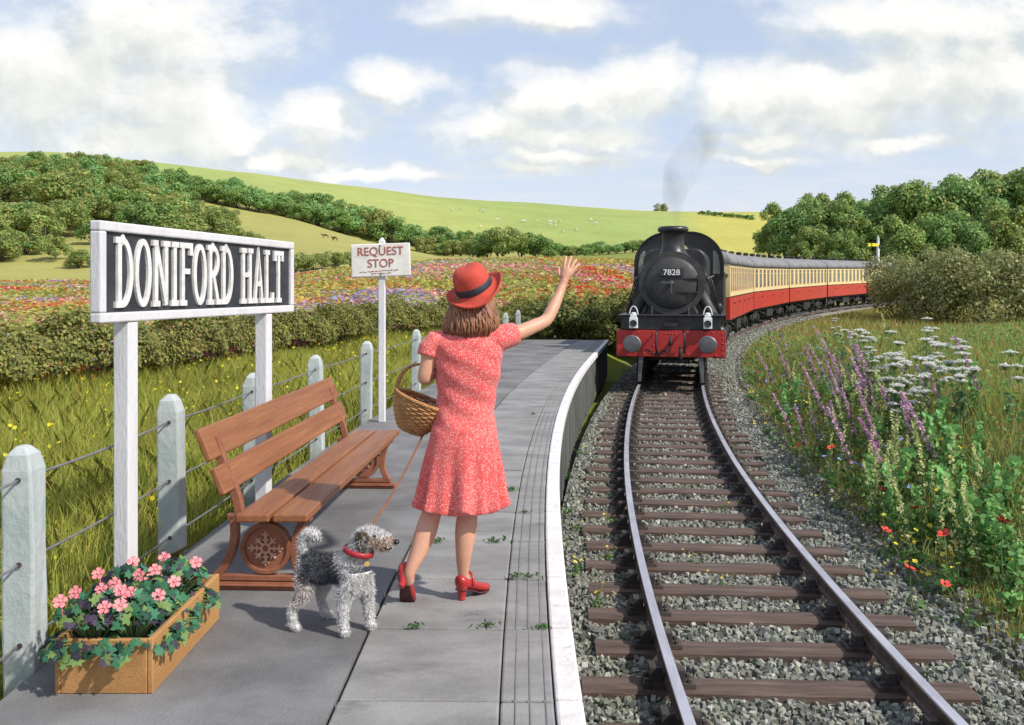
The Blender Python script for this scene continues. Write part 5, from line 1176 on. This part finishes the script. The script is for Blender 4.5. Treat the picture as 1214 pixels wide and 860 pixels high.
E = [('pel','wai'),('wai','che'),('che','nb'),('nb','nk'),('nk','hd0'),('hd0','hd1'),('hd1','hd2'),('che','cla'),('cla','shl'),('shl','el'),('el','fl'),('fl','wl'),('che','clb'),('clb','shr'),('shr','ur'),('ur','er'),('er','fr'),('fr','fr2'),('fr2','wr'),
 ('pel','hl'),('hl','kl'),('kl','cl'),('cl','cl2'),('cl2','al'),('al','tl'),('pel','hr'),('hr','kr'),('kr','cr'),('cr','cr2'),('cr2','ar'),('ar','tr')]
# raised hand: palm towards the train, fingers spread
wr = Vector((.526,.272,1.592)); up_ = Vector((.36,.16,.92)).normalized(); side = Vector((.80,-.25,-.27)); side = (side - up_ * side.dot(up_)).normalized()
pal = wr + up_ * .055; B['pm'] = (*pal, .030); E.append(('wr', 'pm'))
nrm_ = up_.cross(side)
for i, (sd, sp_, ln) in enumerate(((-.026,-.22,.066),(-.009,-.06,.078),(.009,.10,.074),(.025,.30,.058))):
    r0 = wr + up_ * .088 + side * sd; d = (up_ + side * sp_ + nrm_ * .12 * (i - 1)).normalized(); d2 = (d + nrm_ * .25).normalized()
    k0, k1, k2, k3 = f'f{i}a', f'f{i}b', f'f{i}c', f'f{i}d'
    B[k0] = (*r0, .0125); B[k1] = (*(r0 + d * ln * .40), .0088); B[k2] = (*(r0 + d * ln * .40 + d2 * ln * .34), .0082); B[k3] = (*(r0 + d * ln * .40 + d2 * ln * .62), .0066)
    E += [('pm', k0), (k0, k1), (k1, k2), (k2, k3)]
t0_ = wr + up_ * .030 - side * .022; B['ta'] = (*t0_, .013); B['tb'] = (*(t0_ + up_*.026 - side*.026 + nrm_*.006), .0098); B['tc'] = (*(t0_ + up_*.058 - side*.034 + nrm_*.008), .0078); E += [('pm','ta'),('ta','tb'),('tb','tc')]
# left hand closed on the lead
wl = Vector((-.12,.16,1.135)); pl_ = Vector((-.09,.205,1.13)); B['pn'] = (*pl_, .027); E.append(('wl', 'pn'))
for i in range(4):
    o = Vector((-.012 + .001*i, .012, .026 - .017*i)); a = pl_ + o + Vector((.022,.022,0)); b = a + Vector((.024,-.006,-.004)); c = b + Vector((.004,-.026,-.002))
    B[f'g{i}a'] = (*a, .0105); B[f'g{i}b'] = (*b, .0092); B[f'g{i}c'] = (*c, .0078); E += [('pn', f'g{i}a'), (f'g{i}a', f'g{i}b'), (f'g{i}b', f'g{i}c')]
B['ga'] = (*(pl_ + Vector((.01,-.022,.024))), .011); B['gb'] = (*(pl_ + Vector((.034,-.022,.034))), .0088); E += [('pn','ga'),('ga','gb')]
bodyme = skin_mesh('body', B, E, SKIN, 0, 2); body = link('body', bodyme, woman)
# face (turned away): nose, eyes, mouth
q = MB(); q.smooth = True; q.tube([(.047,.102,1.515),(.047,.125,1.488),(.047,.112,1.478)], [.008,.014,.008], 8); q.build('nose', SKIN, woman)
for s_ in (-1, 1):
    q = MB(); q.smooth = True; q.ball((.047 + s_*.030, .094, 1.518), (.013,.008,.008), 10, 6); q.build('eye', mat('eye_white', (.75,.73,.7), rough=.2), woman)
    q = MB(); q.smooth = True; q.ball((.046 + s_*.079, .022, 1.50), (.010,.020,.030), 8, 6); q.build('ear', SKIN, woman)
q = MB(); q.smooth = True; q.ball((.046,.098,1.450), (.022,.008,.007), 10, 6); q.build('mouth', mat('lips', (.5,.12,.11), rough=.4), woman)
# dress
prof = [(1.362,.034,.0,.062,.050),(1.345,.032,.0,.105,.070),(1.325,.028,-.002,.150,.085),(1.29,.028,-.006,.168,.098),(1.23,.034,-.008,.170,.110),(1.14,.032,-.006,.163,.112),(1.06,.026,0,.152,.108),(1.0,.020,0,.148,.105),(.93,.014,-.004,.150,.112),(.86,.011,-.012,.164,.130),(.80,.008,-.014,.178,.142),(.72,.003,-.010,.196,.152),(.63,.0,-.006,.214,.168),(.55,-.002,-.006,.228,.182),(.485,-.005,-.006,.240,.192),(.462,-.005,-.006,.243,.195)]
zs = np.array([p[0] for p in prof])[::-1]; tab = np.array([p[1:] for p in prof])[::-1]
q = MB(); rings = []; nr = 120
for z in np.concatenate([np.linspace(.462, .9, 34), np.linspace(.92, 1.362, 28)]):
    cx, cy, rx, ry = [float(np.interp(z, zs, tab[:, k_])) for k_ in range(4)]; am = .055 * float(smooth(.86, .46, z)) if z < .86 else 0; ring = []
    am = .17 * float(np.clip((.86 - z) / .4, 0, 1)) ** 1.2 if z < .86 else 0
    for j in range(nr):
        a = 6.28318 * j / nr; fold = math.cos(9 * a + .8 + .5 * math.sin(2 * a)) * .7 + .45 * math.cos(14 * a + 2.0) ; e_ = 1 + am * (fold - .75)
        wr_ = 0.0
        if z > .86: wr_ = .0035 * math.sin(z * 55 + 3 * math.cos(a + .4) + a * 2) * float(smooth(1.3, 1.2, z) if False else 1)
        ring.append(Vector((cx + (rx * e_ + wr_) * abs(math.cos(a)) ** .9 * (1 if math.cos(a) > 0 else -1), cy + (ry * e_ + wr_) * abs(math.sin(a)) ** .9 * (1 if math.sin(a) > 0 else -1), z + (.008 * fold * am / .075 if z < .5 else 0))))
    rings.append(ring)
q.loft(rings)
q.tube([(-.085,0,1.300),(-.135,-.002,1.292),(-.160,-.008,1.262),(-.170,-.014,1.225)], [.062,.066,.063,.060], 20)
q.tube([(.11,0,1.300),(.175,.012,1.312),(.225,.036,1.326),(.268,.062,1.337)], [.066,.070,.064,.060], 20)
dm = q.mesh('dress', SKIN); do = bpy.data.objects.new('dress', dm); COL.objects.link(do)
r_ = do.modifiers.new('r', 'REMESH'); r_.mode = 'VOXEL'; r_.voxel_size = .0055
s_ = do.modifiers.new('s', 'SMOOTH'); s_.factor = .5; s_.iterations = 3
DRESS = dress_mat(); link('dress', bake(do, 'dress', DRESS), woman)
# hair: a bob of strands
HAIR = mat('brown_hair', (.20,.072,.032), (.40,.19,.10), 30, .42, .3, 90, lo=.3, hi=.7, stretch=(3,3,.35), c3=(.13,.05,.03))
hb = MB(); hb.smooth = True; rg = np.random.default_rng(2); hc = Vector((.050,.022,0)); rings = []
for z, rx, ry in ((1.326,.080,.066),(1.325,.112,.094),(1.333,.130,.108),(1.36,.138,.116),(1.40,.130,.112),(1.45,.112,.104),(1.50,.098,.098),(1.54,.080,.085),(1.57,.05,.05)):
    ring = []
    for j in range(72):
        a = 6.28318 * j / 72; w_ = 1 + .022 * math.sin(a * 17 + z * 25) + .012 * math.sin(a * 31); y_ = math.sin(a) * ry * w_
        if y_ > .055 and z < 1.54: y_ = .055
        ring.append(Vector((hc.x + math.cos(a) * rx * w_ - (1.45 - z) * .05, hc.y + y_ - .01 * (1.5 - z), z + .006 * math.sin(a * 9))))
    rings.append(ring)
hb.loft(rings); hair = hb.build('hair', HAIR, woman)
q = MB(); q.smooth = True
for i in range(190):
    a = rg.uniform(math.pi * .93, math.pi * 2.07); ph = rg.uniform(0, 6.28); pts = []
    for k_ in range(8):
        t_ = k_ / 7; z = 1.52 - t_ * rg.uniform(.175, .20); r0 = (.084 + .050 * math.sin(math.pi * .5 * min(1, t_ * 1.15)) + .007 * math.sin(t_ * 9 + ph) + .012 * max(0, t_ - .7) - .028 * max(0, t_ - .84) / .16); 
        aa = a + .10 * math.sin(t_ * 5.5 + ph); pts.append((hc.x + math.cos(aa) * r0 * 1.04 - (1.45 - z) * .05, hc.y + math.sin(aa) * r0 * .98, z))
    q.tube(pts, [.0035,.0055,.0060,.0060,.0058,.005,.004,.0015], 5)
q.build('strands', HAIR, hair)
# hat
FELT = mat('red_felt', (.50,.055,.035), (.60,.085,.05), 7, .85, .3, 120, lo=.3, hi=.75, c3=(.44,.045,.03))
BAND = mat('navy_band', (.018,.02,.035), (.035,.037,.055), 20, .6)
HM = Matrix.Translation((.068,.005,1.560)) @ Matrix.Rotation(R(-23), 4, 'Y') @ Matrix.Rotation(R(22), 4, 'X')
q = MB(); q.smooth = True; q.M = HM; rings = []
for r, z in ((.088,.0),(.108,-.004),(.128,-.010),(.146,-.010),(.157,-.002),(.160,.004),(.158,.010),(.146,.000),(.128,.001),(.108,.007),(.102,.014),(.101,.03),(.099,.06),(.094,.09),(.084,.114),(.066,.130),(.040,.136),(.012,.136)):
    ring = []
    for j in range(56):
        a = 6.28318 * j / 56; c_, s2 = math.cos(a), math.sin(a); rr_ = r; zz = z
        if r > .1: zz += .020 * (c_ * c_) * ((r - .1) / .06) - .026 * (abs(s2) ** 2) * ((r - .1) / .06) * (1 if s2 < 0 else .6)
        if z > .08: zz -= .012 * math.exp(-(c_ * r / .03) ** 2) * (.5 + .5 * s2)
        if .03 < z < .115 and s2 > .3: rr_ *= 1 - .10 * (s2 - .3) * abs(c_)
        ring.append(Vector((c_ * rr_ * .94, s2 * rr_ * 1.06, zz)))
    rings.append(ring)
q.loft(rings); hat = q.build('hat', FELT, woman)
q = MB(); q.smooth = True; q.M = HM; q.loft([[Vector((math.cos(6.28318*j/56)*r*.94, math.sin(6.28318*j/56)*r*1.06, z)) for j in range(56)] for r, z in ((.1035,.015),(.1045,.018),(.1035,.048),(.1015,.051))], cap=False)
q.build('hat_band', BAND, hat)
# shoes
SHOE = mat('red_leather', (.36,.02,.022), (.46,.035,.035), 8, .32, .1, 60, lo=.3, hi=.8); SOLE = mat('shoe_sole', (.09,.02,.02), (.05,.015,.015), 12, .7)
def shoe(M):
    q = MB(); q.smooth = True; q.M = M; rings = []   # y forward, heel at 0
    for y, w, z0, z1 in ((-.012,.018,.070,.118),(-.004,.030,.056,.128),(.02,.034,.052,.124),(.05,.033,.046,.108),(.085,.032,.034,.088),(.12,.037,.018,.070),(.155,.041,.008,.056),(.185,.038,.006,.046),(.21,.027,.008,.038),(.224,.010,.014,.026)):
        rings.append([Vector((math.cos(6.28318*j/18) * w, y, (z0+z1)/2 + math.sin(6.28318*j/18) * (z1-z0)/2)) for j in range(18)])
    q.loft([r[::-1] for r in rings]); o = q.build('shoe', SHOE, woman)
    q = MB(); q.M = M; q.loft([[Vector((sx_*w, y, z)) for sx_, z in ((-1,a),(1,a),(1,a+.010),(-1,a+.010))] for y, w, a in ((-.008,.026,.050),(.03,.030,.044),(.08,.026,.028),(.12,.034,.008),(.165,.039,.001),(.20,.030,.002),(.222,.012,.010))]); q.build('sole', SOLE, o, .003)
    q = MB(); q.smooth = False; q.M = M; q.loft([[Vector((math.cos(6.28318*j/12)*w, .018 + math.sin(6.28318*j/12)*w*1.05, z)) for j in range(12)] for z, w in ((0,.017),(.02,.017),(.05,.026),(.07,.03))]); q.build('heel', SHOE, o, .002)
    q = MB(); q.smooth = True; q.M = M; q.tube([(math.cos(R(a))*.037, .062 + .01*math.sin(R(a)), .075 + math.sin(R(a))*.052) for a in range(-10, 191, 20)], .007, 6); q.build('strap', SHOE, o)
shoe(Matrix.Translation((-.010,-.035,0)) @ Matrix.Rotation(R(-38), 4, 'Z'))
shoe(Matrix.Translation((-.292,-.165,.118)) @ Matrix.Rotation(R(-10), 4, 'Z') @ Matrix.Rotation(R(-46), 4, 'X'))

# ------------------------------------------------------------------ basket on her arm
WICK = mat('wicker', (.36,.165,.055), (.50,.26,.10), 22, .6, .3, 60, lo=.3, hi=.7, c3=(.27,.115,.04))
bk_ = empty('basket', (WX - .272, WY + .055, .83), 0, 'round brown wicker basket hanging from the left arm of the woman', 'basket')
BM = Matrix.Translation((0, 0, .0)) @ Matrix.Rotation(R(22), 4, 'Y')
q = MB(); q.smooth = True; q.M = BM; nst = 26
for k_ in range(17):
    t_ = k_ / 16; r0 = .062 + .082 * math.sin(t_ * 1.45) ; z = .012 + .165 * t_ ** 1.15
    q.tube([(math.cos(6.28318*j/104) * (r0 + .0038 * math.cos(nst * 6.28318*j/104 * .5 + k_ * math.pi)), math.sin(6.28318*j/104) * (r0 + .0038 * math.cos(nst * 6.28318*j/104 * .5 + k_ * math.pi)), z + rg.normal()*.0004) for j in range(105)], .0058, 6, cap=False)
for j in range(nst):
    a = 6.28318 * j / nst; q.tube([(math.cos(a) * (.062 + .082 * math.sin(t_ * 1.45)), math.sin(a) * (.062 + .082 * math.sin(t_ * 1.45)), .012 + .165 * t_ ** 1.15) for t_ in [i/8 for i in range(9)]], .0045, 5)
q.lathe([(.001,.008),(.064,.008),(.064,.016),(.001,.016)], 26); bowl = q.build('bowl', WICK, bk_)
q = MB(); q.smooth = True; q.M = BM
for ph in (0, 2.09, 4.19):
    q.tube([(math.cos(6.28318*j/120) * (.145 + .006*math.cos(j*.9 + ph)), math.sin(6.28318*j/120) * (.145 + .006*math.cos(j*.9 + ph)), .180 + .006*math.sin(j*.9 + ph)) for j in range(121)], .0058, 6, cap=False)
q.build('rim', WICK, bk_)
q = MB(); q.smooth = True
for ph in (0, 2.09, 4.19):
    pts = []
    for j in range(61):
        a = R(180 * j / 60); base = (BM @ Vector((math.cos(a) * .142, 0, .175))) ; hx = base.x + .035 * math.sin(a) ; z = base.z + .175 * math.sin(a) ** .75
        pts.append((hx + .006*math.cos(j*.7 + ph), .006*math.sin(j*.7 + ph) + .035 * math.sin(a), z))
    q.tube(pts, .0068, 6)
q.build('handle', WICK, bk_)

# ------------------------------------------------------------------ the dog
dog = empty('dog', (-.815, 4.23, 0), 0, 'small wire haired terrier with black saddle, tan face and red collar standing on the platform', 'dog')
D = {'pel':(-.115,.095,.285,.066),'mid':(-.02,.055,.285,.060),'che':(.085,.015,.280,.076),'nk':(.115,.005,.355,.056),'nk2':(.122,.0,.400,.050),'hd':(.150,.0,.444,.056),'st':(.195,-.003,.432,.042),'mz':(.240,-.006,.414,.035),'ns':(.272,-.008,.408,.019),
 'br':(.115,-.02,.235,.055),
 'h1':(-.145,.045,.225,.050),'h1k':(-.130,.03,.168,.034),'h1h':(-.198,.03,.100,.018),'h1f':(-.185,.02,.022,.017),'h1t':(-.155,.012,.016,.018),
 'h2':(-.105,.150,.225,.050),'h2k':(-.07,.165,.165,.036),'h2h':(-.098,.185,.100,.018),'h2f':(-.07,.182,.022,.017),'h2t':(-.038,.176,.016,.018),
 'f1':(.055,-.035,.200,.040),'f1k':(.050,-.045,.105,.022),'f1f':(.058,-.05,.026,.020),'f1t':(.072,-.072,.017,.022),
 'f2':(.140,.040,.200,.040),'f2k':(.155,.045,.105,.022),'f2f':(.160,.042,.026,.020),'f2t':(.182,.022,.017,.022),
 't1':(-.162,.115,.335,.020),'t2':(-.168,.12,.395,.018),'t3':(-.140,.115,.430,.018),'t4':(-.105,.105,.425,.016),'t5':(-.095,.10,.395,.014)}
E = [('pel','mid'),('mid','che'),('che','nk'),('nk','nk2'),('nk2','hd'),('hd','st'),('st','mz'),('mz','ns'),('che','br'),('pel','h1'),('h1','h1k'),('h1k','h1h'),('h1h','h1f'),('h1f','h1t'),('pel','h2'),('h2','h2k'),('h2k','h2h'),('h2h','h2f'),('h2f','h2t'),
 ('br','f1'),('f1','f1k'),('f1k','f1f'),('f1f','f1t'),('br','f2'),('f2','f2k'),('f2k','f2f'),('f2f','f2t'),('pel','t1'),('t1','t2'),('t2','t3'),('t3','t4'),('t4','t5')]
dme = skin_mesh('body', D, E, None or BARK, 0, 2)
def coat_colour(P, rg):
    n = len(P); c = np.array([(.80,.78,.77)]) * rg.uniform(.78, 1.1, (n, 1)); x, y, z = P.T
    f = rg.random(n); jx = rg.normal(0, .012, n)
    sad = (x + jx > -.165) & (x + jx < .045 - .35 * (z - .24)) & (z > .205 + .25 * np.abs(x + .05)) & (x < .06) & (z < .40)
    sad &= ~((x < -.14) & (z > .34)); c[sad] = np.array((.06,.062,.07)) * rg.uniform(.5, 3.2, (int(sad.sum()), 1))
    tan = (z > .385) & (x > .165) & (z < .45 - .12 * (x - .16)) & (f < .55); c[tan] = np.array((.42,.235,.12)) * rg.uniform(.7, 1.25, (int(tan.sum()), 1))
    th = (x < -.1) & (z > .10) & (z < .24) & (f < .22); c[th] = np.array((.50,.33,.22)) * rg.uniform(.8, 1.2, (int(th.sum()), 1))
    gr_ = (f > .90) & ~sad & ~tan; c[gr_] = np.array((.26,.26,.28)) * rg.uniform(.7, 1.2, (int(gr_.sum()), 1))
    return c
rg = np.random.default_rng(9); dv = mesh_verts(dme); cc = np.ones((len(dv), 4), np.float32); cc[:, :3] = coat_colour(dv, rg)
a_ = dme.attributes.new('col', 'FLOAT_COLOR', 'POINT'); a_.data.foreach_set('color', cc.ravel()); FUR = leaf_mat('fur', .75, .1, .15); dme.materials.clear(); dme.materials.append(FUR)
dbody = link('body', dme, dog)
def coat(me, n, ln, wd, rg, name, parent, colour=None, down=.5):
    me.calc_loop_triangles(); tri = np.array([t.vertices[:] for t in me.loop_triangles]); V = mesh_verts(me); A_, B_, C_ = V[tri[:, 0]], V[tri[:, 1]], V[tri[:, 2]]
    cr = np.cross(B_ - A_, C_ - A_); ar_ = np.linalg.norm(cr, axis=1); nr_ = cr / (ar_[:, None] + 1e-12); k_ = rg.choice(len(tri), n, p=ar_ / ar_.sum()); u, v = rg.random((2, n, 1)); m_ = (u + v > 1); u = np.where(m_, 1 - u, u); v = np.where(m_, 1 - v, v)
    P = A_[k_] + (B_[k_] - A_[k_]) * u + (C_[k_] - A_[k_]) * v; nn_ = nr_[k_]
    d = nn_ * .75 + rg.normal(0, .45, (n, 3)); d[:, 2] -= down; d /= np.linalg.norm(d, axis=1)[:, None]; s_ = np.cross(d, rg.normal(size=(n, 3))); s_ /= np.linalg.norm(s_, axis=1)[:, None] + 1e-9
    L = (ln * rg.uniform(.5, 1.25, n) * np.where(P[:, 2] < .17, .72, 1.0))[:, None]; W = wd * rg.uniform(.6, 1.2, (n, 1)); P0 = P - nn_ * .003; mid = P0 + (d * .55 + nn_ * .10) * L; tp = P0 + d * L + rg.normal(0, .25, (n, 3)) * L * .6
    Q = np.stack([P0 - s_ * W, P0 + s_ * W, mid + s_ * W * .9, tp, mid - s_ * W * .9], 1).reshape(-1, 3)
    return link(name, np_mesh(name, Q, 5, FUR, coat_colour(P, rg) if colour is None else pick(colour, n, rg, .3)), parent)
coat(dme, 52000, .021, .0009, rg, 'coat', dog)
for s_ in (-1, 1):      # folded ears
    y = -.048 if s_ < 0 else .046
    q = MB(); q.smooth = True; q.loft([[Vector((.138 + dx, y + s_*dy, z + dz)) for dx, dy, dz in ((-w,0,0),(0,.008,0),(w,0,0),(0,-.004,0))] for z, w, _ in ((.472,.018,0),(.455,.030,0),(.425,.032,0),(.395,.024,0),(.372,.008,0))])
    me = q.mesh('ear', FUR); a_ = me.attributes.new('col', 'FLOAT_COLOR', 'POINT'); c4 = np.ones((len(me.vertices), 4), np.float32); c4[:, :3] = (.13,.10,.075); a_.data.foreach_set('color', c4.ravel())
    eo = link('ear', me, dog); coat(me, 900, .018, .0013, rg, 'coat', eo, [(.16,.12,.085),(.10,.085,.07),(.28,.19,.12),(.20,.18,.16)])
NOSE = mat('nose_black', (.015,.015,.016), rough=.25)
q = MB(); q.smooth = True; q.ball((.290,-.009,.416), (.014,.016,.012), 10, 7); q.build('nose', NOSE, dog)
for y in (-.036, .032):
    q = MB(); q.smooth = True; q.ball((.192, y, .449), (.010,.007,.009), 10, 7); q.build('eye', NOSE, dog)
q = MB(); q.smooth = True; q.tube([(.225,-.034,.394),(.25,-.031,.390),(.272,-.022,.391)], [.003,.005,.003], 6); q.build('mouth', NOSE, dog)
q = MB(); q.smooth = True; cM = Matrix.Translation((.116,.001,.372)) @ Matrix.Rotation(R(14), 4, 'Y')
q.loft([[cM @ Vector((math.cos(6.28318*j/32)*r, math.sin(6.28318*j/32)*r, z)) for j in range(32)] for r, z in ((.064,-.013),(.071,-.011),(.071,.011),(.064,.013))], cap=False); col_ = q.build('collar', mat('collar_red', (.42,.02,.03), (.32,.015,.02), 20, .45), dog)
q = MB(); q.lathe([(.012,-.0015),(.012,.0015)], 14, cM @ Matrix.Translation((.055,-.05,-.032)) @ Matrix.Rotation(R(60), 4, 'X')); q.build('name_tag', mat('tag_brass', (.6,.36,.10), rough=.35, metal=.6), col_)
# lead from the collar to the hand
q = MB(); a = Vector((-.815 + .14, 4.23 + .03, .44)); b = Vector((WX - .075, WY + .20, 1.12)); pts = []
for i in range(25):
    t_ = i / 24; p_ = a.lerp(b, t_); p_.z -= .10 * math.sin(math.pi * t_); p_.x -= .02 * math.sin(math.pi * t_); pts.append(p_)
q.tube(pts, .0052, 6); ld = q.build('dog_lead', mat('lead_leather', (.20,.075,.035), (.26,.11,.05), 20, .5)); tag(ld, 'thin brown leather lead running from the dog collar to the left hand of the woman', 'dog lead')
